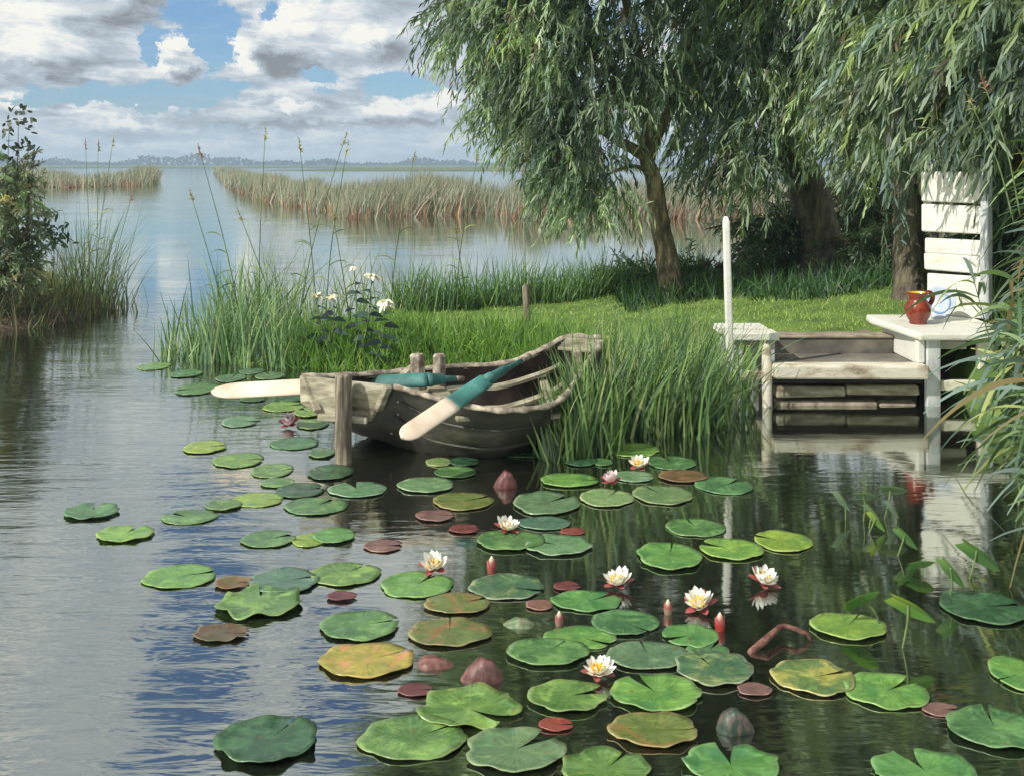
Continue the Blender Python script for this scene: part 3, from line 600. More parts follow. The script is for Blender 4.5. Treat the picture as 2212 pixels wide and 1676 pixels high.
fb = [(1960,60,120,100,D3-1.2,.8,140,1.1),(1950,170,90,80,D3-1.3,.7,130,1.05),(1900,240,70,60,D3-1.3,.5,80,1),(2050,120,120,100,D3-1.8,.8,150,1.1),(2010,190,80,55,D3-1.5,.6,100,1),(1945,290,45,40,D3-1.2,.4,45,1),
      (2160,60,110,100,D3-2.4,.8,110,1.15),(2130,170,90,70,D3-2.2,.7,110,1.1),(2190,250,70,60,D3-2.6,.6,60,1.1),(2075,318,30,18,D3-2.4,.2,10,.75),(1940,380,32,30,D3-.6,.3,26,.9),
      (2200,360,60,60,D3-.8,.6,60,1.2),(2240,180,80,120,D3-1,.8,80,1.4),
      (2030,-150,240,120,D3-1.3,1.3,90,2),(2300,-100,200,160,D3-1.6,1.3,70,2.2),(2100,-400,280,160,D3-1,1.6,80,2.6),(2400,-350,250,200,D3-1,1.6,60,2.8),(2150,-680,280,140,D3-1,1.6,50,3)]
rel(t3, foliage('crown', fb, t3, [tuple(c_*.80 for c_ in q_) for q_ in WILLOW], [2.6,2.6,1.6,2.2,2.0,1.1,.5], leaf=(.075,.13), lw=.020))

# undergrowth between the trunks: bushes of their own
BUSH = [(.07,.11,.07),(.10,.16,.10),(.17,.23,.15),(.11,.09,.07),(.11,.18,.16)]
def bush(px, py, d, blobs_, label, cols=BUSH, wts=(3,3,1.5,1.2,1.2), **kw):
    base = Q(px, py, d); r = empty('bush', base); tag(r, label, 'bush')
    for i in range(4):
        o = MB().tube(spline([base, base+Vector((random.uniform(-.1,.1), 0, .2)), base+Vector((random.uniform(-.3,.3), random.uniform(-.1,.1), .5))], 4), .012, 6).build('stem', M['bark_dark'], r, True); rel(r, o)
    rel(r, foliage('foliage', blobs_, r, cols, wts, **kw)); return r
bush(1690, 640, 12.2, [(1690,560,80,80,12.2,.5,170,1),(1650,500,50,50,12.3,.4,60,1),(1720,490,50,50,12.4,.4,70,1),(1640,600,50,40,12.1,.4,70,1)], 'dark bush growing between the first two willows', hang=.3, dirx=-.1, spray=.35)
bush(1870, 640, 12.6, [(1870,560,80,90,12.6,.6,190,1),(1860,470,60,60,12.7,.4,80,1),(1900,420,50,60,12.7,.4,60,1),(1830,610,60,40,12.2,.4,70,1),(1930,500,55,130,12.9,.4,170,1.1),(1900,560,60,80,11.6,.3,110,1),(1930,620,50,50,11.2,.3,70,1),(1850,400,50,60,12.8,.4,50,1)], 'tall dark bush between the pollard willow and the white screen', hang=.3, dirx=-.1, spray=.35)
bush(1400, 655, 12.3, [(1385,610,60,35,12.3,.35,75,1),(1345,625,45,28,12.3,.3,50,1),(1500,610,50,45,12.3,.35,75,1),(1540,620,50,40,12.2,.35,65,1)], 'low dark green bush around the foot of the leaning willow', hang=.1, dirx=0, spray=.3)
bush(2300, 600, 9.6, [(2250,480,110,140,9.4,.7,150,1.3),(2180,560,70,120,9.6,.5,110,1.2),(2330,420,120,200,9.4,.7,120,1.5)], 'dense dark bush at the right edge behind the reeds', hang=.4, dirx=-.3, spray=.45)
# left shrub with dark oval leaves
def leafy_shrub():
    base = P(30, 690); r = empty('shrub', base)
    tag(r, 'tall dark shrub at the left edge with bare purplish twigs and a leafy top', 'shrub')
    d = 10.9
    for (ax, ay), (bx, by) in (((30,690),(40,260)),((50,690),(60,300)),((10,690),(20,280)),((70,690),(60,420)),((0,690),(5,380)),((40,690),(75,330))):
        p = [P(ax, ay), Q((ax+bx)/2+random.uniform(-12,12), (ay+by)/2, d), Q(bx, by, d)]
        rel(r, MB().tube(spline(p, 5), [.012-.009*i/10 for i in range(11)], 6).build('twig', M['bark_dark'], r, True))
    o = foliage('foliage', [(20,590,50,80,d,.35,150,.9),(40,480,42,60,d,.3,80,.9),(0,430,42,60,d,.3,70,.9),(45,400,30,36,d,.25,30,.8),(15,360,26,30,d,.25,24,.8),(0,540,45,90,d+.2,.3,90,1)], r, [(.15,.19,.15),(.21,.23,.18),(.19,.27,.18),(.30,.28,.20)], [3,3,2,.7], leaf=(.05,.09), hang=.1, dirx=.0, spray=.2, lw=.020); rel(r, o)
    N = 74; pts = []
    for cx, cy, rx, ry, n in ((38,275,36,42,44),(60,330,26,20,18),(20,330,20,18,12)):
        for _ in range(n):
            a = random.uniform(0, 6.28); q = random.uniform(.1, 1)**.5; pts.append(Q(cx+rx*q*math.cos(a), cy+ry*q*math.sin(a), d+random.uniform(-.15,.15)))
    rel(r, blades('foliage', np.array(pts), rng.normal(0, .7, (N, 3))+[0, 0, .5], rng.uniform(.05, .085, N), rng.uniform(.03, .045, N), .1, pal(N, [(.035,.05,.045),(.06,.08,.07)], [1, 1]), M['leaf'], seg=4, shape='leaf', parent=r, face=.5))
leafy_shrub()
def herb(base, top, label, nleaf, flowers, leafcol, fl=None, hl=.09):
    r = empty('flowering_plant' if flowers else 'leafy_plant', base); tag(r, label, 'plant', 'cream flowered plants on the bank' if flowers else None)
    b = Vector((0,0,0)); t = Vector(top)-Vector(base); pts = spline([b, t*.5+Vector((.03,0,0)), t], 6)
    MB().tube(pts, [.007-.004*i/(len(pts)-1) for i in range(len(pts))], 6).build('stem', M['stem'], r, True)
    for i in range(nleaf):
        f = .2+.75*i/nleaf; p = pts[int(f*(len(pts)-1))]; a = i*2.4
        blades('leaf', [p], [(math.cos(a), math.sin(a)*.6, .35)], hl*random.uniform(.9, 1.5), hl*.55, .5, pal(1, leafcol, [1]*len(leafcol)), M['leaf'], seg=5, shape='leaf', parent=r, face=.6)
    for (ox, oz, s) in flowers:
        c = pts[-1]+Vector((ox, -.02, oz)); n = 13
        MB().tube([pts[-2], c], [.004, .003], 5).build('flower_stalk', M['stem'], r, True)
        blades('flower', np.tile(np.array(c), (n, 1)), np.stack([np.cos(np.arange(n)*2.4), np.sin(np.arange(n)*2.4)-.2, rng.uniform(-.1, .9, n)], 1), s*rng.uniform(.8, 1.2, n), s*.55, rng.uniform(.2, 1, n), pal(n, [(.80,.76,.52),(.85,.83,.68),(.72,.66,.30)], [2, 2, 1], .06), M['petal'], seg=4, shape='leaf', parent=r)
    return r
# petal material before the plants
def mat_petal():
    m, t, b = new_mat('flower_petal'); a = t.n('ShaderNodeAttribute', attribute_name='tint').outputs['Color']
    t.put(b.inputs['Base Color'], a); b.inputs['Roughness'].default_value = .5; b.inputs['Subsurface Weight'].default_value = .0
    return m
M['petal'] = mat_petal()
DK = [(.035,.06,.065),(.05,.09,.07),(.03,.05,.08)]
herb(P(805,800), Q(832,655,8.2), 'dark leaved plant with one large cream flower, nearest the boat', 12, [(0,.01,.07),(.03,-.01,.05)], DK, hl=.10)
herb(P(770,795), Q(803,598,8.35), 'tallest dark leaved plant with a cream flower at its tip', 15, [(0,.01,.06),(.03,.0,.045)], DK, hl=.10)
herb(P(760,790), Q(765,580,8.4), 'slim dark leaved plant with small white buds on top', 12, [(0,.0,.035)], DK, hl=.09)
herb(P(700,790), Q(722,640,8.4), 'dark leaved plant with small cream flower, second from the left', 11, [(0,0,.045),(-.03,-.01,.03)], DK, hl=.09)
herb(P(680,788), Q(685,638,8.5), 'leftmost cream flowered plant beside the thin reeds', 11, [(0,0,.05),(.02,-.01,.03)], DK, hl=.09)
herb(P(98,680), Q(118,500,11), 'single dark umbrella shaped plant standing left of the tall reeds on the left bank', 3, [], [(.05,.08,.06),(.07,.11,.08)], hl=.07)
pp = Q(118, 505, 11); N = 60
lp = last('leafy_plant'); rel(lp, blades('foliage', np.tile(np.array(pp), (N, 1))+rng.normal(0, 1, (N, 3))*[.09,.06,.06], rng.normal(0, .7, (N, 3))+[0,0,-.1], rng.uniform(.06, .11, N), .03, .3, pal(N, [(.045,.08,.055),(.07,.11,.075)], [1, 1]), M['leaf'], seg=4, shape='leaf', parent=lp, face=.4))

# ---------------------------------------------------------------- landing, benches, screen
def box_obj(name, mat, parent, *b, bevel=.006, M_=None, jit=0.0): return MB().box(*b, jit=jit, M=M_).build(name, M[mat], parent, bevel=bevel)
# tall white post
wp = empty('mooring_post', P(1580, 885)); tag(wp, 'tall thin white painted post in the water beside the low bench', 'post')
b = Vector((0,0,-.5)); t = Q(1568, 468, wp.location.y)-wp.location
MB().tube([b, b*.0+Vector((0,0,.05)), t*.5, t*.97, t], [.033, .033, .032, .031, .02], 4, .05).build('shaft', M['white'], wp, bevel=.01)
# low bench at the left of the landing
lb_ = empty('low_bench', (1.62, 7.5, 0)); tag(lb_, 'low white bench with two planks at the left end of the landing', 'bench')
def rb(root, o): return rel(root, o)
rb(lb_, box_obj('seat_plank', 'white', lb_, 1.47, 1.80, 7.34, 7.56, .405, .455, jit=.006)); rb(lb_, box_obj('seat_plank', 'white', lb_, 1.45, 1.79, 7.585, 7.83, .41, .46, jit=.006))
for x, y in ((1.71,7.38),(1.49,7.38),(1.71,7.74),(1.49,7.74)): rb(lb_, box_obj('leg', 'shaded_white', lb_, x, x+.075, y, y+.06, -.5, .404))
rb(lb_, box_obj('rail', 'white', lb_, 1.565, 1.705, 7.66, 7.70, .325, .385)); rb(lb_, box_obj('rail', 'cream', lb_, 1.565, 1.708, 7.385, 7.425, .13, .195))
pile = MB().tube([(1.69,7.2,-.5),(1.69,7.2,.0),(1.688,7.2,.2),(1.685,7.2,.38),(1.685,7.2,.41)], [.036,.036,.034,.030,.014], 9, .06).build('pile', M['cream'], smooth=True); tag(pile, 'short cream painted pile standing before the low bench', 'pile')
# landing step
ls_ = empty('landing_step', (2.2, 7.4, 0)); tag(ls_, 'cream plank step over a stone footing at the water between the two benches', 'steps')
rb(ls_, box_obj('edge_beam', 'cream', ls_, 1.715, 2.735, 7.11, 7.27, .195, .282, bevel=.014, jit=.005))
rb(ls_, box_obj('tread', 'concrete', ls_, 1.79, 2.735, 7.274, 7.695, .19, .262))
for z0, z1, y0, nm_, mt_ in ((.068,.132,7.20,'footing_rail','boatwood'),(-.03,.026,7.22,'footing_rail','stone')):
    for xa, xb in (((1.75,2.21),(2.222,2.70)) if z0 > 0 else ((1.76,2.43),(2.44,2.69))):
        dz_ = random.uniform(-.008, .008); rb(ls_, MB().box(xa, xb, y0, y0+.10, z0+dz_, z1+dz_, jit=.009).build(nm_, M[mt_], ls_, bevel=.016, segs=3))
rb(ls_, box_obj('shadow_backing', 'dark', ls_, 1.74, 2.72, 7.30, 7.68, -.4, .185))  # near-black block stands in for the shadow between the footing rails
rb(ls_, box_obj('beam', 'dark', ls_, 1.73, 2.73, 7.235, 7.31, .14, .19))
rw = empty('quay_wall', (2.2, 7.8, 0)); tag(rw, 'grey concrete kerb holding the sandy ground behind the step', 'wall')
rb(rw, box_obj('wall', 'concrete', rw, 1.79, 2.70, 7.70, 7.86, -.3, .365, jit=.005)); rb(rw, box_obj('coping', 'stone', rw, 1.78, 2.70, 7.692, 7.88, .366, .385, jit=.004))
terrain('sandy_path', 1.8, 2.9, 7.84, 8.45, .05, lambda X, Y: np.maximum(bank_h(X, Y)+np.where(sandy(X, Y), .008, -.02), np.where(Y < 8.3, .355+.006*wav(X*5, Y*5)-.08*np.clip(Y-7.9, 0, 1), -9)), M['sand'])
# right bench: a box seat
rbn = empty('box_bench', (2.95, 7.6, 0)); tag(rbn, 'white box shaped bench carrying the red jug and the plate', 'bench')
top = MB().loft([[Vector((2.68,7.15,z)), Vector((3.34,7.15,z)), Vector((3.34,8.05,z)), Vector((2.62,8.05,z)), Vector((2.60,7.9,z))] for z in (.438, .488)]).build('top', M['white'], rbn, bevel=.014); rb(rbn, top)
rb(rbn, box_obj('side_panel', 'white', rbn, 2.705, 2.735, 7.275, 7.96, .264, .436, bevel=.008))
rb(rbn, box_obj('side_post', 'white', rbn, 2.69, 2.735, 7.205, 7.268, .283, .436, bevel=.006))
rb(rbn, box_obj('leg', 'shaded_white', rbn, 2.745, 2.835, 7.19, 7.25, -.5, .436)); rb(rbn, box_obj('leg', 'cream', rbn, 3.10, 3.20, 7.22, 7.28, -.5, .436)); rb(rbn, box_obj('leg', 'shaded_white', rbn, 2.75, 2.83, 7.9, 7.98, -.2, .436)); rb(rbn, box_obj('leg', 'shaded_white', rbn, 3.2, 3.28, 7.9, 7.98, -.2, .436))
rb(rbn, box_obj('rail', 'white', rbn, 2.84, 3.095, 7.40, 7.44, .34, .395)); rb(rbn, box_obj('rail', 'cream', rbn, 2.838, 3.098, 7.21, 7.26, .10, .165))
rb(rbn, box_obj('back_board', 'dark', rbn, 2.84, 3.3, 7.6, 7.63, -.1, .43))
# white plank screen
L0 = Vector((3.065, 8.12, 0)); R0 = Vector((3.375, 7.78, 0)); ax = (R0-L0); ang = math.atan2(ax.y, ax.x); wl = ax.length
sc = empty('plank_screen', L0, ang); tag(sc, 'white weathered plank screen standing on the back of the box bench', 'screen')
for z0, z1, xo in ((.49,.792,.03),(.812,.935,.01),(.938,1.055,.012),(1.092,1.30,-.012),(1.318,1.545,-.018)):
    MB().box(xo, wl-.02, 0, .035, z0, z1, jit=.005).build('plank', M['white'], sc, bevel=.014, segs=3)
MB().box(.03, .09, .005, .035, 1.548, 1.60, jit=.004).build('plank_stub', M['white'], sc, bevel=.01)
MB().box(wl-.015, wl+.045, -.03, .05, .49, 1.64, jit=.005).build('post', M['shaded_white'], sc, bevel=.01)
MB().box(.05, .09, .038, .07, .49, 1.5).build('batten', M['dark'], sc)
# red jug
def mat_glaze(name, c1, c2, rough=.12):
    m, t, b = new_mat(name); co = t.n('ShaderNodeTexCoord').outputs['Object']
    t.put(b.inputs['Base Color'], t.mix(t.rng(t.noise(co, 14, 4, .6), .35, .65), c1, c2)); b.inputs['Roughness'].default_value = rough; b.inputs['Coat Weight'].default_value = .35; return m
M['jug'] = mat_glaze('red_glaze', (.15,.020,.010), (.28,.045,.018), .2); M['jugin'] = mat_glaze('yellow_glaze', (.62,.42,.03), (.72,.55,.06)); M['plate'] = mat_glaze('white_china_shaded', (.40,.48,.58), (.52,.59,.67), .25); M['plate_shade'] = mat_glaze('blue_shade_ring', (.16,.26,.45), (.34,.44,.60), .2)  # bluish grey in the plate colours stands in for its shading
jg = empty('jug', Vector((2.828, 7.58, .489)), .2); tag(jg, 'glossy red brown earthenware jug with a handle and yellow inside', 'jug')
prof = [(.0,0),(.056,0),(.060,.008),(.057,.018),(.072,.04),(.086,.07),(.090,.10),(.084,.13),(.066,.155),(.056,.172),(.062,.195),(.073,.214),(.074,.219)]
o = MB().lathe(prof, 40, cap=False).build('body', M['jug'], jg, True)
for vtx in o.data.vertices:        # pouring lip at the left
    if vtx.co.z > .17: 
        a = math.atan2(vtx.co.y, -vtx.co.x); k = math.exp(-(a/.45)**2)*(vtx.co.z-.17)/.05; vtx.co.x -= .028*k; vtx.co.z += .006*k
MB().lathe([(.07,.218),(.058,.195),(.051,.172),(.060,.155),(.07,.12),(.06,.05),(.0,.03)], 32, cap=False).build('inside', M['jugin'], jg, True)
MB().tube(spline([(.058,0,.205),(.085,0,.218),(.112,0,.195),(.108,0,.155),(.080,0,.120)], 6), [.011]*25, 8, sq=1.5).build('handle', M['jug'], jg, True)
pt = empty('plate', Vector((3.065, 7.78, .489)), -math.radians(48)); tag(pt, 'white china plate standing upright against the plank screen', 'plate')
Mp = Matrix.Translation((0, 0, .118)) @ Matrix.Rotation(math.radians(90-14), 4, 'X')
MB().lathe([(0,-.006),(.06,-.006),(.078,.004),(.118,.012),(.120,.016),(.116,.017),(.078,.010),(.066,.0015),(0,.0)], 48, Mp).build('dish', M['plate'], pt, True)
MB().lathe([(.066,.0035),(.078,.0125),(.080,.0130),(.081,.0134),(.077,.0128),(.0655,.004)], 48, Mp, cap=False).build('shade_ring', M['plate_shade'], pt, True)  # blue ring paints the shading around the plate's well

# ---------------------------------------------------------------- boat
boat = empty('rowing_boat', (0, 6.3, 0)); tag(boat, 'old dark wooden rowing boat moored by its square stern at the post', 'boat')
st = [ # near gunwale, near chine, far chine, far gunwale
 (P(850,836,.40), P(806,908,.205), P(700,900,.215), P(654,816,.40)),
 (P(905,850,.37), P(868,955,.06), Vector((-.95,6.35,.05)), P(770,812,.37)),
 (P(965,868,.345), P(915,988,-.03), Vector((-.62,6.55,-.03)), P(870,804,.345)),
 (P(1060,886,.32), P(1040,1005,-.06), Vector((-.28,6.78,-.06)), P(985,793,.33)),
 (P(1145,884,.315), P(1140,985,-.04), Vector((.0,6.92,-.04)), P(1095,786,.34)),
 (P(1212,864,.34), P(1205,950,.0), Vector((.22,7.0,.02)), P(1180,753,.41)),
 (P(1262,795,.44), P(1262,890,.10), Vector((.44,7.08,.15)), P(1228,730,.47)),
 (Q(1300,745,6.75), Q(1300,810,6.75), Q(1300,795,6.95), Q(1300,732,7.0)),
]
def lerp(a, b, t): return a*(1-t)+b*t
def dense(st, n=6):
    cols = [spline([s[k] for s in st], n) for k in range(4)]; return list(zip(*cols))
ds = dense(st)
def section(s, off=0.0, nn=7):
    ng, nc, fc, fg = [Vector(a) for a in s]; c = (ng+fg)*.5
    def ins(p, z=0): 
        d = (c-p); d.z = 0; d = d.normalized() if d.length > .03 else Vector((0,0,0)); return p+d*off+Vector((0,0,z))
    ng2, nc2, fc2, fg2 = ins(ng), ins(nc, off), ins(fc, off), ins(fg)
    r = []
    for i in range(nn): 
        t = i/(nn-1); p = lerp(ng2, nc2, t); out = (ng2-fg2); out.z = 0; out = out.normalized()*.035*math.sin(math.pi*t); r.append(p+out)
    for i in range(1, 4): r.append(lerp(nc2, fc2, i/4)+Vector((0,0,-.015 if off == 0 else 0)))
    for i in range(nn): 
        t = i/(nn-1); p = lerp(fc2, fg2, t); out = (fg2-ng2); out.z = 0; out = out.normalized()*.035*math.sin(math.pi*t); r.append(p+out)
    return r
mb = MB(); mb.loft([section(s) for s in ds], cap=True, closed=False); rb(boat, mb.build('hull', M['hull'], boat, True))
mb = MB(); mb.loft([section(s, .022) for s in ds[1:-1]], cap=False, closed=False); rb(boat, mb.build('lining', M['inside'], boat, True))
def rail(k, name, r0=.024, sub=None):
    pts = [Vector(s[k])+Vector((0,0,.004)) for s in ds]
    rb(boat, MB().tube(pts, [r0*(1+.18*math.sin(i*1.7)) for i in range(len(pts))], 6, .14, sq=.6).build(name, M['rail'], boat, True))
rail(0, 'gunwale', .017); rail(3, 'gunwale', .024)
for fr_ in (.34, .68):
    pts = [section(s_)[int(round(fr_*6))]+(Vector(s_[0])-Vector(s_[3])).normalized()*.004 for s_ in ds[2:-1]]
    rb(boat, MB().tube(pts, [.007]*len(pts), 5, .1, sq=1.6).build('strake', M['hull'], boat, False))
# transom boards with cleats
ng, nc, fc, fg = st[0]
nrm = ((ng-fg).cross(Vector((0,0,1)))).normalized()
if nrm.y > 0: nrm = -nrm
tw = nrm*.035
nt, ft = ng+Vector((0,0,.012)), fg+Vector((0,0,.018))
ring = [ft, nt, nt*.35+nc*.65+Vector((.015,0,.02)), nc, fc, ft*.36+fc*.64+Vector((-.07,0,.0))]
rb(boat, MB().loft([[a+tw*.1 for a in ring], [a+tw for a in ring]]).build('transom', M['boatwood'], boat, bevel=.008))
def bar(a, b, w1, w2, name, mat, parent=boat, bev=.006, upv=Vector((0,0,1))):
    a, b = Vector(a), Vector(b); t = (b-a).normalized(); s = t.cross(upv).normalized(); u_ = s.cross(t)
    rings = [[p+s*w1*i+u_*w2*j for i, j in ((-1,-1),(1,-1),(1,1),(-1,1))] for p in (a, lerp(a, b, .5), b)]
    return rb(parent, MB().loft(rings).build(name, M[mat], parent, bevel=bev))
bar(ft+tw*1.2+Vector((.035,0,-.005)), fc+tw*1.2+Vector((-.01,0,.04)), .022, .014, 'cleat', 'boatwood')
bar(nt+tw*1.3+Vector((-.005,0,0)), nt*.3+nc*.7+tw*1.3+Vector((.02,0,.01)), .024, .016, 'cleat', 'boatwood')
bar(fc+tw*1.6+Vector((0,0,.012)), nc+tw*1.6+Vector((0,0,.012)), .014, .018, 'sill', 'boatwood')
# heavy timber under the quarter running down to the water
bar(P(812,886,.24)+tw*1.3, P(852,928,.13)+Vector((0,-.01,0)), .024, .026, 'quarter_timber', 'boatwood')
# stern plank side with bolts
for pxy in ((862,866),(862,893)):
    c = P(*pxy, .33 if pxy[1] < 880 else .27)+Vector((0,-.03,0)); rb(boat, MB().lathe([(0,-.008),(.009,-.008),(.007,.004),(0,.006)], 10, Matrix.Translation(c) @ Matrix.Rotation(math.radians(90), 4, 'X')).build('bolt', M['dark'], boat, True))
# thwarts and stern sheet, rowlock blocks, bow deck
def cross(i, tn, tf, wdt, z, name, mat):
    a = lerp(Vector(ds[i][0]), Vector(ds[i][3]), .03); b_ = lerp(Vector(ds[i][0]), Vector(ds[i][3]), .97); a.z = b_.z = min(a.z, b_.z)+z
    d = (Vector(ds[i+3][0])-Vector(ds[i-3][0]) if i > 3 else Vector(ds[i+3][0])-Vector(ds[i][0])); d = (d+(Vector(ds[min(i+3,len(ds)-1)][3])-Vector(ds[max(i-3,0)][3]))); d.z = 0; d = d.normalized()*wdt
    return rb(boat, MB().loft([[p+d, p-d, p-d-Vector((0,0,.025)), p+d-Vector((0,0,.025))] for p in (a, lerp(a, b_, .33), lerp(a, b_, .66), b_)]).build(name, M[mat], boat, bevel=.005))
cross(15, 0, 1, .05, -.06, 'thwart', 'boatwood'); cross(29, 0, 1, .035, -.07, 'thwart', 'boatwood')
for fr_, i0_, i1_, z_, w_ in ((.30, 10, 33, .20, .045), (.55, 8, 34, .19, .05), (.82, 9, 34, .25, .05)):
    rg = []
    for i_ in range(i0_, i1_):
        c_ = lerp(Vector(ds[i_][0]), Vector(ds[i_][3]), fr_); z__ = z_+.10*max(0, (i_-22)/12); e_ = (Vector(ds[i_][3])-Vector(ds[i_][0])).normalized()*w_; e_.z = 0
        c_.z = z__; rg.append([c_-e_, c_+e_, c_+e_-Vector((0,0,.018)), c_-e_-Vector((0,0,.018))])
    rb(boat, MB().loft(rg).build('bottom_board', M['boatwood'], boat))
bd = [Q(1205,750,6.7), Q(1292,757,6.55), Q(1306,734,6.85), Q(1225,729,7.0)]
rb(boat, MB().loft([[a-Vector((0,0,.02)) for a in bd], bd]).build('bow_deck', M['boatwood'], boat, bevel=.005))
rb(boat, MB().box(-.028,.028,-.02,.03,-.16,.0, M=Matrix.Translation(Q(1247,757,6.50))).build('stem_post', M['rail'], boat, bevel=.01))
for px_, w_ in ((902, .052), (948, .044)):
    c = P(px_, 806, .345); rb(boat, MB().tube([c+Vector((0,0,-.12)), c+Vector((0,0,.05)), c+Vector((0,0,.10)), c+Vector((0,0,.115))], [w_, w_*.95, w_*.9, w_*.75], 6, .12).build('rowlock_block', M['rail'], boat, bevel=.006))
c = P(868, 808, .345); rb(boat, MB().tube([c+Vector((0,0,-.02)), P(905,800,.345)+Vector((0,0,.05))], [.03, .026], 6, .1).build('knee', M['rail'], boat, bevel=.006))
# oars
def oar(pts, blade, label):
    p0 = Vector(pts[0]); r = empty('oar', p0); tag(r, label, 'oar', 'oars of the rowing boat')
    P_ = [Vector(a)-p0 for a in pts]; bt = [Vector(a)-p0 for a in blade]     # blade tip..root, shaft root..handle
    ax = (bt[1]-bt[0]); L = ax.length; t = ax.normalized(); s = t.cross(Vector((0,-.75,.66))).normalized(); u_ = s.cross(t)
    def wid(q): 
        wd = .054*(math.sqrt(max(0.0, 1-(1-q/.12)**2)) if q < .12 else 1)*(1-.12*max(0, q-.5)/.5)
        return max(wd, .010)
    def piece(q0, q1, nm, mt):
        rings = []
        for k in range(21):
            q = q0+(q1-q0)*(k/20)**(2.2 if q0 == 0 else 1); wd = wid(q); th = .009+.012*q
            rings.append([bt[0]+ax*q+s*wd*math.cos(a)+u_*th*math.sin(a) for a in [2*math.pi*j/14 for j in range(14)]])
        MB().loft(rings).build(nm, mt, r, True)
    piece(0, .58, 'blade', M['oar_blade']); piece(.575, 1.0, 'painted_blade', M['teal'])
    e = P_[-1]; d = [bt[1]+(e-bt[1])*f for f in (-.04, .10, .14, .5, .55, .62, 1.0)]
    MB().tube(d, [.045, .047, .040, .036, .028, .022, .018], 12, sq=.7).build('shaft', M['teal'], r, True)
    MB().tube([d[-1], d[-1]+(e-bt[1])*.28], [.016, .014], 8).build('handle', M['rail'], r, True)
    return r
# near oar: rests on the near gunwale, blade over the side
tipA = Q(868,945,5.35); rootA = Q(990,868,5.62); endA = Q(1140,772,6.25)
oar([rootA, Q(1125,780,6.15)], [tipA, Q(1050,822,5.86)], 'oar with bare blade hanging over the near side of the boat')
tipB = Q(457,846,6.55); rootB = Q(700,846,6.45); 
oar([Q(830,822,6.22), Q(985,818,6.45)], [Q(457,846,6.55), Q(925,820,6.35)], 'oar lying across the stern with its pale blade out to the left')
# mooring post at the stern
mp = MB(); bp_ = P(742, 998); h_ = H-(808-355)/F*bp_.y
mp.tube([bp_+Vector((0,0,z)) for z in (-.5, .0, .12, .25, .38, h_-.01, h_)], [.047,.047,.046,.046,.047,.046,.036], 7, .07)
o = mp.build('mooring_post', M['postwood'], bevel=.006); tag(o, 'square weathered wooden post in the water before the stern of the boat', 'post')
sp0 = P(1140, 708, .14); o = MB().tube([sp0-Vector((0,0,.2)), sp0+Vector((0,0,.05)), sp0+Vector((-.01,0,.2)), sp0+Vector((-.015,0,.36)), sp0+Vector((-.015,0,.385))], [.030,.030,.029,.032,.018], 8, .14).build('stake', M['postwood'], smooth=True); tag(o, 'short split wooden stake on the lawn behind the boat', 'stake')

# ---------------------------------------------------------------- water lilies
PADG = 'lily pads floating on the pond'
def pad(i, px, py, wpx, hpx, kind, notch, ruf, label):
    d = H*F/(py-355); dn = H*F/(py+hpx/2-355); df = H*F/(py-hpx/2-355)
    wpx *= 1.05; hpx *= 1.05; rx = wpx/2*d/F; ry = min(max((df-dn)/2, rx*.72), rx*1.35); cy = (dn+df)/2
    c = Vector(((px-1106)/F*d, cy, .0042+.0017*((i*7) % 4)))
    nr, na = 7, 84; half = math.radians(random.choice((2, 3, 4, 6, 9, 12))); nt = math.radians(notch); V = []; A = []; R = []; ph = [random.uniform(0, 6.28) for _ in range(4)]
    base_t = .0
    for k in range(nr+1):
        q = (k/nr)
        for j in range(na+1):
            a = nt+half*(.25+.75*q)+(2*math.pi-2*half*(.25+.75*q))*j/na
            rr = 1-.05*max(0, math.sin(2*a+ph[1]))**14-.035*max(0, math.sin(5*a+ph[0]+ph[2]))**20+.022*math.sin(3*a+ph[0])+.016*math.sin(7*a+ph[1])*(1+2*ruf)+.035*ruf*math.sin(5*a+ph[2])
            z = ruf*.0062*(q**4)*(math.sin(6*a+ph[3])+.6*math.sin(9*a+ph[1])+.7)+.0012*math.sin(4*a+ph[2])*q*q+(.0015+.005*ruf)*q**9
            V.append((rx*rr*q*math.cos(a), ry*rr*q*math.sin(a), z)); A.append((a-nt)); R.append(q)
    n1_ = na+1; Fc = [(k*n1_+j, k*n1_+j+1, (k+1)*n1_+j+1, (k+1)*n1_+j)[::-1] for k in range(nr) for j in range(na)]
    # rim turned down to the water gives the leaf its thickness
    b0 = len(V)
    for j in range(n1_):
        x, y, z = V[nr*n1_+j]; V.append((x*.993, y*.993, z-.0028)); A.append(A[nr*n1_+j]); R.append(1.0)
    Fc += [(nr*n1_+j, nr*n1_+j+1, b0+j+1, b0+j)[::-1] for j in range(na)]
    me = pymesh('lily_pad', V, Fc)
    for nm, arr in (('ang', A), ('rad', R)):
        at = me.attributes.new(nm, 'FLOAT', 'POINT'); at.data.foreach_set('value', arr)
    o = link('lily_pad', me, PM[kind], smooth=True); o.location = c
    tag(o, label, 'lily pad', PADG); return o
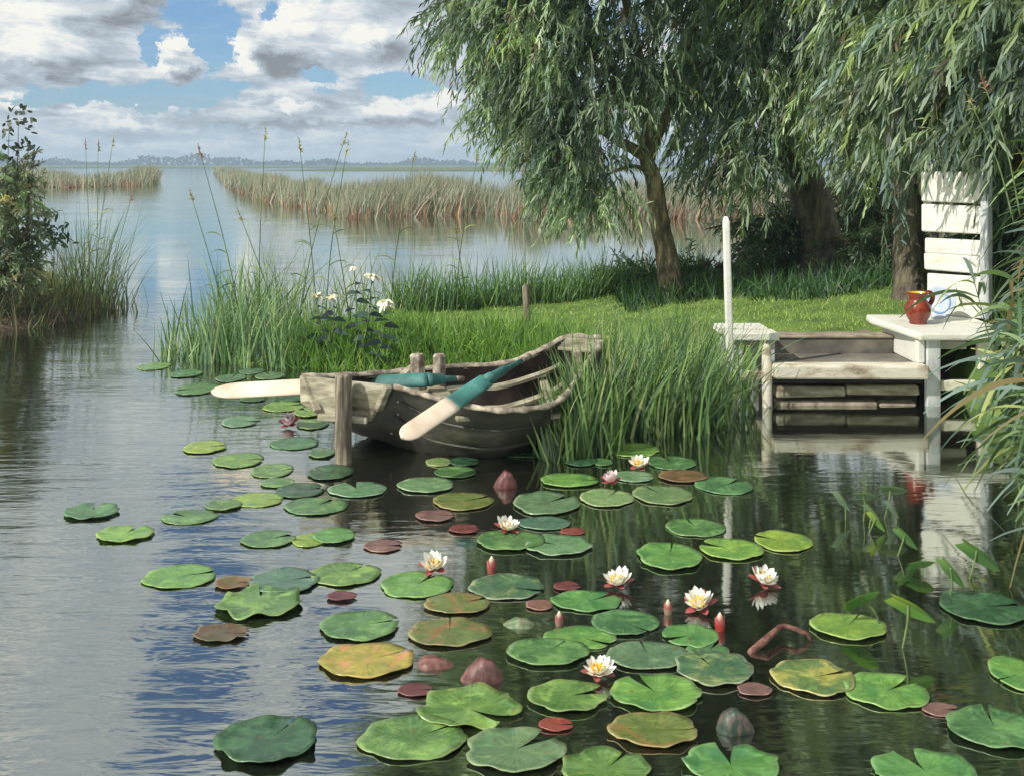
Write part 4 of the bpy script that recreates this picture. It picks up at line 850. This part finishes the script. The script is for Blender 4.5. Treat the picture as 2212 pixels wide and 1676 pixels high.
PADS = [
(333,792,66,17,'y',0,0,'small bright yellow green pad alone at the tip of the bank by the iris leaves'),
(403,809,62,20,'g',60,0,'green pad just right of the bright pad at the bank tip'),
(425,842,88,28,'g',200,0,'green pad touching the tip of the pale oar blade'),
(499,818,62,22,'s',90,0,'pale grey green pad behind the left oar blade'),
(544,803,52,13,'s',0,0,'thin grey pad close under the bank reeds behind the oar'),
(584,814,62,16,'s',120,0,'grey pad behind the left oar, near the boat stern'),
(548,862,56,16,'d',0,0,'small dark green pad just below the left oar blade'),
(613,880,86,22,'y',30,0,'yellow green pad below the left oar near the stern'),
(626,862,60,13,'d',180,0,'thin dark pad directly under the left oar beside the stern'),
(668,893,62,28,'y',140,.2,'bright pad half behind the stern corner of the boat'),
(676,918,66,24,'g',30,0,'green pad right of the pinkish flower near the mooring post'),
(520,912,76,24,'p',0,0,'pale pad with light rim left of the pinkish flower'),
(637,959,100,27,'g',10,0,'wide blue green pad below the pinkish flower'),
(696,981,54,22,'g',70,0,'small pad touching the left side of the wooden mooring post'),
(443,968,86,27,'y',20,0,'yellow green pad in the open water left of the mooring post'),
(515,996,102,32,'y',10,0,'second yellow green pad in the diagonal row left of the post'),
(588,1018,86,31,'g',15,0,'light green pad third in the diagonal row left of the post'),
(714,1023,94,32,'d',160,0,'dark green pad just below the foot of the mooring post'),
(600,1045,70,20,'g',10,0,'small green pad squeezed between the row and the dark pads'),
(648,1061,100,32,'d',20,0,'dark green pad below and left of the mooring post'),
(557,1081,104,32,'y',5,0,'yellow green pad lower in the cluster left of the post reflection'),
(482,1094,74,22,'g',180,0,'small green pad at the left of the mid cluster'),
(772,1060,122,33,'p',110,0,'pale green pad right below the mooring post'),
(683,1095,132,38,'g',60,0,'broad dull green pad below the dark pads'),
(408,1118,116,32,'g',150,0,'green pad at the left end of the mid row'),
(198,1108,112,34,'g',95,.3,'green pad alone furthest left on the open water'),
(270,1156,116,35,'b',75,.3,'light green notched pad second furthest left on open water'),
(580,1166,112,37,'g',30,0,'green pad left of the three touching pads'),
(668,1168,68,30,'y',180,0,'small yellow green pad in the middle of three touching pads'),
(722,1160,86,33,'b',20,0,'light green pad right of the three touching pads'),
(920,1050,116,33,'p',20,.1,'pale green pad between the post and the upright maroon leaf'),
(1000,1085,126,38,'o',30,.1,'olive green pad with pale rim below the upright maroon leaf'),
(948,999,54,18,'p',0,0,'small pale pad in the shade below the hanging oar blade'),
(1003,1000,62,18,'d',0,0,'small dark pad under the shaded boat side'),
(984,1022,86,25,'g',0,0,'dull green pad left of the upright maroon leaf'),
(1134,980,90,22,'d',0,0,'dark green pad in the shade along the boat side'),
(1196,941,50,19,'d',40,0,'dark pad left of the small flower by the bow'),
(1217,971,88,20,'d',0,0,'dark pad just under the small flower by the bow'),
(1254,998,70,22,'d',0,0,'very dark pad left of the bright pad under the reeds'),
(1302,1000,40,17,'g',0,0,'tiny green pad touching the very dark pad'),
(1365,973,116,30,'b',30,0,'bright green pad nearest the reed clump'),
(1230,1040,122,29,'b',0,0,'smooth green pad left of the pinkish flower in the middle'),
(1180,1090,138,50,'s',40,.2,'large grey green pad in the middle of the pond, above the flower'),
(1368,1031,88,23,'p',0,0,'pale pad just below the upper yellow centred flower'),
(1450,1001,104,30,'g',100,0,'green pad right of the upper yellow centred flower'),
(1475,1031,100,27,'n',0,0,'brownish olive pad right of the pale pad'),
(1310,1078,112,38,'p',60,0,'pale green pad below the pinkish flower in the middle'),
(1432,1071,124,42,'s',120,.1,'grey green pad below the brownish olive pad'),
(1565,1050,120,39,'g',40,0,'green pad left of the dark inlet, crossed by the white post reflection'),
(940,1117,80,24,'v',0,0,'mauve brown pad above the dark open patch'),
(1003,1145,62,18,'m',0,0,'small maroon pad left of the flower on the paired pads'),
(1176,1132,112,22,'s',0,0,'thin grey green pad right of the flower on the paired pads'),
(1238,1149,54,14,'m',0,0,'small dark red pad right of the thin grey green pad'),
(1102,1171,140,44,'g',70,.2,'green pad under the flower, left of the overlapping pair'),
(1206,1181,138,44,'p',150,.3,'yellowish green pad, right of the overlapping pair'),
(828,1181,80,27,'v',0,0,'mauve pad on the brown reflection of the post'),
(1503,1141,124,40,'g',100,0,'dull green pad above the heart shaped pad'),
(1446,1206,134,58,'b',75,.3,'heart shaped light green pad with notch at its top'),
(1580,1189,130,46,'b',150,.1,'green pad just right of the heart shaped pad'),
(1692,1171,118,46,'y',150,0,'yellow green pad furthest right in the row at the dark water'),
(388,1247,150,52,'b',25,.1,'large green pad over the blue reflection at the left'),
(504,1262,78,26,'n',0,0,'brown pad right of the large left green pad'),
(613,1258,142,54,'s',20,.2,'grey green pad above the ruffled pad at the left'),
(745,1243,146,50,'g',60,.1,'green pad left of the bright pad with the flower'),
(900,1265,150,58,'b',60,.1,'bright green pad under the flower at the centre left'),
(738,1291,62,18,'m',0,0,'small maroon pad below the green pad at the centre left'),
(561,1308,174,68,'g',100,1,'ruffled dark edged green pad at the left over the grey water'),
(477,1371,114,36,'n',0,.4,'floating brown dead pad at the left over the blue reflection'),
(1094,1270,156,56,'r',340,.2,'olive grey pad with light rim below the red bud'),
(988,1308,138,44,'o',30,.1,'ochre green pad below the bright pad with the flower'),
(1225,1269,56,19,'m',0,0,'small red pad left of the centre right flower'),
(1166,1309,58,22,'v',0,0,'small purple pad right of the ochre pad'),
(1267,1301,146,44,'b',40,.3,'bright ruffled green pad below the small red pad'),
(777,1356,162,66,'g',20,.1,'dark green pad with right side notch at the lower centre left'),
(971,1370,172,62,'o',92,.2,'green pad with brown edge and a notch at its far side'),
(1350,1348,140,54,'g',310,.2,'green pad with pale curled far edge right of the brown bud'),
(1254,1379,152,48,'b',320,0,'long light green pad below the brown bud'),
(1183,1413,172,56,'g',60,.2,'green pad with a torn notch below the long light pad'),
(1400,1420,176,58,'s',95,.1,'grey green pad above the lowest flower'),
(1492,1376,116,50,'b',200,.1,'light green pad left of the bent red stalk'),
(1530,1408,90,34,'g',60,0,'small green pad behind the big olive pad'),
(1543,1450,164,76,'r',110,.4,'big olive pad with yellowish upturned rim'),
(792,1431,196,76,'f',35,.3,'yellow and orange fading pad at the edge of the blue reflection'),
(898,1493,74,26,'m',0,0,'red pad below the pink curled leaf'),
(1013,1535,206,92,'g',320,1,'big ruffled green pad in the lower middle'),
(1226,1510,166,68,'g',20,.3,'dark green pad left under the lowest flower'),
(1418,1502,190,80,'b',115,.4,'large bright edged pad right of the lowest flower'),
(1201,1568,72,27,'m',0,0,'rose red pad below the dark green pad at the bottom centre'),
(892,1598,224,98,'g',40,.3,'very large green pad at the bottom left of the group'),
(1112,1628,208,96,'s',45,.5,'large blue tinged pad at the bottom centre'),
(1412,1583,182,76,'o',0,.5,'green pad with brown left edge at the bottom centre right'),
(1308,1668,188,88,'g',60,.6,'pad cut by the bottom edge of the view, below the centre'),
(1580,1658,198,88,'b',90,.8,'ruffled bright green pad cut by the bottom edge right of the centre'),
(576,1608,208,104,'d',65,.9,'big dark glossy ruffled pad alone at the bottom left'),
(1630,1493,72,27,'v',0,0,'purple red pad above the dark folded leaf'),
(1757,1467,170,78,'r',20,.3,'grey green pad with pale curled left edge at the lower right'),
(1915,1496,172,80,'b',35,.3,'green pad with side notch touching the pale edged pad'),
(1833,1358,156,56,'y',60,.2,'yellow edged pad under the two standing leaves at the right'),
(2128,1316,178,74,'d',10,.2,'dark green pad in the white reflection at the right'),
(2205,1460,118,80,'b',200,.1,'bright pad cut by the right edge of the view'),
(2034,1535,78,26,'v',0,0,'purple pad at the lower right'),
(2150,1580,192,94,'g',80,.4,'large green pad at the lower right corner'),
(2000,1672,216,74,'b',100,.5,'long green pad cut by the bottom edge at the right'),
]
for i, a in enumerate(PADS): pad(i, *a)

# flowers
def petal_mesh(L, wd, curl, name='petal', cols=((.82,.83,.78),(.82,.83,.78)), th=.0):
    V = []; n = 6; m_ = 3
    for k in range(n+1):
        t = k/n; hw = wd*.5*max(.05, math.sin(math.pi*(t*.80+.12))**.9) if t < 1 else .0006
        for j in range(-m_, m_+1):
            q = j/m_; V.append((L*t*math.cos(curl*t), hw*q, L*t*math.sin(curl*t)*1.0+.18*hw*q*q*2))
    w_ = 2*m_+1; Fc = [(k*w_+j, k*w_+j+1, (k+1)*w_+j+1, (k+1)*w_+j) for k in range(n) for j in range(2*m_)]
    me = pymesh(name, V, Fc); at = me.attributes.new('tint', 'FLOAT_COLOR', 'POINT')
    c = []
    for k in range(n+1):
        t = k/n; f = [cols[0][i]*(1-t)+cols[1][i]*t for i in range(3)]; c += [*f, 1]*w_
    at.data.foreach_set('color', c); me.materials.append(M['petal']); me.polygons.foreach_set('use_smooth', [True]*len(me.polygons)); return me
PE = {'w': petal_mesh(1, .42, .45, cols=((.84,.82,.62),(.88,.89,.86))), 'k': petal_mesh(1, .42, .45, cols=((.62,.16,.17),(.86,.82,.82)))}
SE = petal_mesh(1, .46, .20, 'sepal', ((.30,.03,.04),(.42,.13,.12)))
M['stamen'] = mat_glaze('yellow_stamen', (.72,.38,.02), (.85,.62,.04), .6)
def flower(px, py, wpx, kind, openness, label, stam=True):
    p = P(px, py+wpx*.22); R = wpx/2*p.y/F*1.28; r = empty('water_lily_flower', p+Vector((0,0,.016))); r.rotation_euler = (random.uniform(.15, .5), random.uniform(-.15, .2), random.uniform(-.5, .5)); r0_ = random.uniform(0, 6); openness += random.uniform(-.12, .12); tag(r, label, 'flower', 'white water lily flowers')
    for ring, (n, el, ln) in enumerate(((9, .16+openness*.4, 1.0), (8, .38+openness*.5, .90), (5, .70+openness*.4, .62))):
        for j in range(n):
            a = r0_+2*math.pi*(j+.5*ring)/n+random.uniform(-.16, .16); o = bpy.data.objects.new('petal', PE[kind]); COL.objects.link(o); o.parent = r
            s = R*ln*random.uniform(.84, 1.1); o.scale = (s, s, s); o.rotation_euler = (random.uniform(-.15,.15), -el+.1*random.uniform(-1,1), a); o.location = (.08*R*math.cos(a), .08*R*math.sin(a), .003*ring)
    for j in range(5):
        a = 2*math.pi*j/5+.3; o = bpy.data.objects.new('sepal', SE); COL.objects.link(o); o.parent = r; o.scale = (R*1.02,)*3; o.rotation_euler = (0, .02-openness*.2, a)
    if stam:
        mb = MB(); 
        for j in range(34):
            a = j*2.4; q = .38*R*math.sqrt((j+1)/34); b_ = Vector((q*math.cos(a)*.6, q*math.sin(a)*.6, .004)); t_ = Vector((q*math.cos(a)*1.2, q*math.sin(a)*1.2, R*.42)); mb.tube([b_, (b_+t_)*.5, t_], [R*.04, R*.06, R*.045], 4)
        mb.build('stamens', M['stamen'], r, True)
    return r
for a in [(626,913,42,'k',.9,'pink tinged flower near the left oar blade'),(1247,933,34,'k',1.0,'small closed pinkish flower by the bow of the boat'),
          (1380,1003,40,'w',.1,'small white flower on the pale pad near the reed clump'),(1321,1040,42,'k',.8,'pink based half open flower in the upper middle of the pads'),
          (1096,1140,50,'w',.3,'white flower sitting on the overlapping pair of pads'),(938,1222,56,'w',.3,'white flower at the far edge of the bright green pad, centre left'),
          (1335,1257,58,'w',.25,'white flower in open dark water at the centre right'),(1648,1252,62,'w',.4,'white flower furthest right in the dark water'),
          (1513,1304,64,'w',.4,'white flower beside the red bud right of the centre'),(1292,1450,62,'w',.1,'lowest white flower, wide open above the dark green pad')]:
    flower(*a, stam=a[3] == 'w')
# buds
BU = [(1062,1222,34,(.24,.05,.04),'yellow tipped red bud above the olive grey pad'),(1208,1338,30,(.22,.12,.09),'brown bud above the long light green pad'),(1443,1313,30,(.25,.15,.10),'brown bud left of the flower right of the centre'),(1555,1345,36,(.36,.03,.02),'bright red bud with a white tip beside the light green pad')]
def tint_mesh(o, c0, c1=None, z0=0, z1=1):
    at = o.data.attributes.new('tint', 'FLOAT_COLOR', 'POINT'); cs = []
    for v_ in o.data.vertices:
        t = min(1, max(0, (v_.co.z-z0)/(z1-z0+1e-9))); cc_ = [c0[i]*(1-t)+(c1 or c0)[i]*t for i in range(3)]; cs += [*cc_, 1]
    at.data.foreach_set('color', cs); return o
for px, py, h, c, lb in BU:
    p = P(px, py+h*.4); hh = h*p.y/F*1.05; r = empty('water_lily_bud', p); tag(r, lb, 'bud', 'water lily buds')
    o = MB().lathe([(0.001,-.05),(hh*.2,-.01),(hh*.30,hh*.25),(hh*.28,hh*.5),(hh*.12,hh*.85),(.001,hh)], 12).build('bud_body', M['petal'], r, True); tint_mesh(o, c, (.75,.68,.5), hh*.55, hh*1.0)
    for k in range(4):
        a = k*math.pi/2+.4; o = bpy.data.objects.new('sepal', SE); COL.objects.link(o); o.parent = r; o.scale = (hh*.8,)*3; o.rotation_euler = (0, -1.25, a); o.location = (hh*.2*math.cos(a), hh*.2*math.sin(a), 0)
# folded and curled leaves standing out of the water
def folded(px, py, wpx, hpx, c0, c1, label, lean=.3, name='folded_leaf'):
    p = P(px, py+hpx/2); s = p.y/F; Wd = wpx*s; Hh = hpx*s*1.05; V = []; n, m_ = 14, 8
    for k in range(n+1):
        q = k/n; prof_ = math.sin(math.pi*q**(1.0+lean))**.62; x = (q-.5)*Wd
        for j in range(m_+1):
            b_ = math.pi*j/m_; wv = 1+.07*math.sin(7*q+3*b_)+.05*math.sin(23*q+2*b_)
            V.append((x+.10*Wd*lean*math.sin(b_), -math.cos(b_)*Wd*.30*prof_*wv, Hh*.86*prof_*math.sin(b_)**.75*wv-.012))
    w_ = m_+1; o = link(name, pymesh(name, V, [(k*w_+j, k*w_+j+1, (k+1)*w_+j+1, (k+1)*w_+j) for k in range(n) for j in range(m_)]), M['folded'], smooth=True); o.location = p
    at = o.data.attributes.new('tint', 'FLOAT_COLOR', 'POINT'); cs = []
    for k in range(n+1):
        for j in range(m_+1):
            t = min(1, max(0, .45+.45*math.sin(2.6*j+.6*math.sin(5*k/n))+random.uniform(-.25,.25)+(.5 if k in (1, n-1) or j in (0, m_) else 0))); cs += [c0[i]*(1-t)+c1[i]*t for i in range(3)]+[1]
    at.data.foreach_set('color', cs)
    md = o.modifiers.new('thick', 'SOLIDIFY'); md.thickness = .003
    tag(o, label, 'lily leaf'); return o
m, t, bb = new_mat('folded_leaf'); at_ = t.n('ShaderNodeAttribute', attribute_name='tint').outputs['Color']; co_ = t.n('ShaderNodeTexCoord').outputs['Object']
t.put(bb.inputs['Base Color'], t.mix(t.rng(t.noise(t.v('MULTIPLY', co_, (1,1,.3)), 60, 3, .6), .4, .7, 0, .5), at_, (.24,.13,.11))); bb.inputs['Roughness'].default_value = .5; bump(t, bb, t.noise(co_, 40, 4), .6, .004); M['folded'] = m
folded(1090,1030,52,42,(.05,.010,.010),(.15,.04,.04),'upright folded maroon leaf standing between the pads below the boat', .25)
folded(1038,1438,96,58,(.05,.018,.016),(.19,.08,.07),'large folded pinkish brown leaf standing in the lower middle', .25)
folded(1590,1548,84,56,(.010,.028,.02),(.03,.07,.045),'dark green folded leaf with a yellowish edge standing at the lower right', -.15)
folded(945,1422,84,26,(.08,.025,.018),(.24,.11,.09),'pink curled leaf half sunk beside the fading pad', -.35)
folded(1118,1338,76,22,(.05,.12,.04),(.22,.30,.16),'curled green leaf edge breaking the water left of the brown bud', .2)
# bent stalk
bs = [P(1612,1416)-Vector((0,0,.03)), P(1622,1408), Q(1655,1380,3.60), Q(1684,1354,3.68), Q(1694,1351,3.69), Q(1720,1358,3.66), Q(1745,1368,3.66), P(1756,1382)-Vector((0,0,.02))]
o = MB().tube(bs, [.010,.011,.011,.010,.009,.008,.007,.004], 8, .12).build('broken_stalk', M['twig'], smooth=True); tag(o, 'reddish brown broken stalk bent over the dark water at the right', 'stalk')
# standing arrowhead leaves
def arrow(px, py, bx, by, L, ang_, col, label):
    b_ = P(bx, by); d = b_.y; top_ = Q(px, py, d); r = empty('standing_leaf', b_); tag(r, label, 'leaf', 'arrow shaped leaves standing in the dark inlet')
    t_ = top_-b_; MB().tube(spline([Vector((0,0,-.05)), t_*.5+Vector((.01,0,0)), t_], 5), .0035, 6).build('stem', M['stem'], r, True)
    L = L*d/F; a = math.radians(ang_); dx_ = Vector((math.cos(a), -.25, math.sin(a))).normalized(); sd_ = Vector((0,-.55,.8)); sd_ = (sd_-dx_*sd_.dot(dx_)).normalized(); nn = dx_.cross(sd_)
    V = []; n, m_ = 10, 4
    for k in range(n+1):
        q = k/n; hw = L*.24*(math.sin(math.pi*min(1, q*.78+.22))**.8)+.0003
        for j in range(-m_, m_+1):
            s = j/m_; back = -.16*L*abs(s) if q < .12 else 0
            V.append(t_+dx_*(L*(q-.35)+back)+sd_*hw*s+nn*(abs(s)*hw*.45)+Vector((0,0,-L*.18*q*q)))
    w_ = 2*m_+1; o = link('leaf', pymesh('leaf', V, [(k*w_+j, k*w_+j+1, (k+1)*w_+j+1, (k+1)*w_+j) for k in range(n) for j in range(2*m_)]), M['leaf'], r, True); tint_mesh(o, col[0], col[1], t_.z-.02, t_.z+.03)
PG = ((.10,.16,.10),(.20,.28,.18)); BGc = ((.06,.15,.04),(.16,.30,.08)); YG = ((.10,.22,.04),(.34,.42,.06))
for a in [(1817,1073,1826,1122,44,-50,PG,'leftmost pale standing leaf in the dark inlet'),(1865,1066,1862,1125,50,10,PG,'second pale standing leaf in the dark inlet'),
          (1924,1052,1905,1120,56,8,PG,'rightmost and highest pale standing leaf in the inlet'),(1881,1098,1872,1140,36,-40,PG,'small pale standing leaf low in the middle of the inlet group'),
          (1927,1093,1935,1130,36,-55,PG,'small pale heart shaped standing leaf at the right of the inlet group'),(1892,1118,1868,1150,44,-48,YG,'yellow green leaf standing just below the pale group'),
          (1955,1154,1930,1200,52,-40,BGc,'green standing leaf left of the white reflection'),(1984,1213,1990,1240,56,22,BGc,'low green leaf touching the white reflection'),
          (2110,1188,2086,1250,84,-30,BGc,'largest green standing leaf, over the white reflection at the right'),(2053,1225,2048,1290,64,-48,BGc,'green standing leaf in the middle of the white reflection'),
          (1853,1288,1912,1352,86,38,BGc,'broad green leaf standing over the yellow edged pad'),(1962,1302,1943,1398,92,-20,YG,'yellow green leaf on a tall stem right of the yellow edged pad')]:
    arrow(*a)

# ---------------------------------------------------------------- drooping reeds at the right edge
def big_reed(x, y, n, L, label, cols, wts, lean, zb=.1, hmax=1.3):
    r = empty('reed_plant', (x, y, zb)); tag(r, label, 'reeds', 'big reed plants at the right edge')
    sts = []
    for i in range(n):
        bx, by = random.gauss(0, .10), random.gauss(0, .16); h = hmax*random.uniform(.6, 1.0); tx = bx+lean*h*random.uniform(.6, 1.4); ty = by+random.gauss(-.05, .1)
        pts = spline([(bx, by, -.1), ((bx+tx)/2-.03, (by+ty)/2, h*.55), (tx, ty, h)], 6); sts.append(pts)
    mb = MB()
    for p_ in sts: mb.tube(p_, [.006-.004*k/(len(p_)-1) for k in range(len(p_))], 5)
    mb.build('stems', M['stem'], r, True)
    B = []; D = []
    for p_ in sts:
        for k in range(2, len(p_)):
            for _ in range(2):
                B.append(p_[k]); D.append((random.gauss(lean*1.9, .5), random.gauss(-.2, .45), random.uniform(.1, .8)))
    n_ = len(B); blades('leaves', np.array([tuple(b) for b in B]), D, rng.uniform(.55, 1.1, n_)*L, rng.uniform(.016, .030, n_), rng.uniform(.35, 1.0, n_), pal(n_, cols, wts), M['reed'], seg=7, shape='leaf', parent=r, face=.35)
    return r
RC = [(.07,.13,.06),(.12,.20,.09),(.19,.28,.12),(.16,.23,.20),(.34,.38,.12),(.20,.16,.07),(.48,.38,.05)]; RW = [3,3,2.2,3.0,.6,.6,.12]
big_reed(2.68, 5.0, 22, .50, 'nearest drooping reed plant, its long leaves hanging low over the water', RC, RW, -.16, .05, 1.05)
big_reed(3.12, 5.7, 26, .50, 'drooping reed plant behind the nearest one with blue green leaves', RC, RW, -.10, .1, 1.4)
big_reed(3.42, 6.3, 28, .46, 'tall reed plant in front of the right bench leg', RC, RW, -.08, .1, 1.7)
big_reed(3.66, 6.8, 26, .46, 'tallest reed plant crossing the white screen', RC, RW, -.08, .1, 1.55)
big_reed(3.92, 7.3, 24, .48, 'rear reed plant behind the white screen post', RC, RW, -.05, .2, 1.7)
big_reed(2.46, 4.4, 12, .46, 'low reed plant leaning furthest into view at the right edge', RC, RW, -.15, .0, .8)

big_reed(2.84, 5.0, 12, .46, 'leafy reed plant with grey green leaves between the nearest two', RC, RW, -.22, .05, .8)
# ---------------------------------------------------------------- haze
hm = bpy.data.materials.new('haze_air'); hm.use_nodes = True; hn = NT(hm.node_tree); hm.node_tree.nodes.clear()
pv = hn.n('ShaderNodeVolumePrincipled'); pv.inputs['Density'].default_value = .0008; pv.inputs['Color'].default_value = (.62, .80, 1.0, 1); pv.inputs['Anisotropy'].default_value = .0
ho = hn.n('ShaderNodeOutputMaterial'); hn.L.new(pv.outputs[0], ho.inputs['Volume'])
o = MB().box(-1500, 1500, -60, 1500, -2.3, 22).build('haze', hm); tag(o, 'thin blue air over the water towards the horizon', 'haze', kind='stuff')
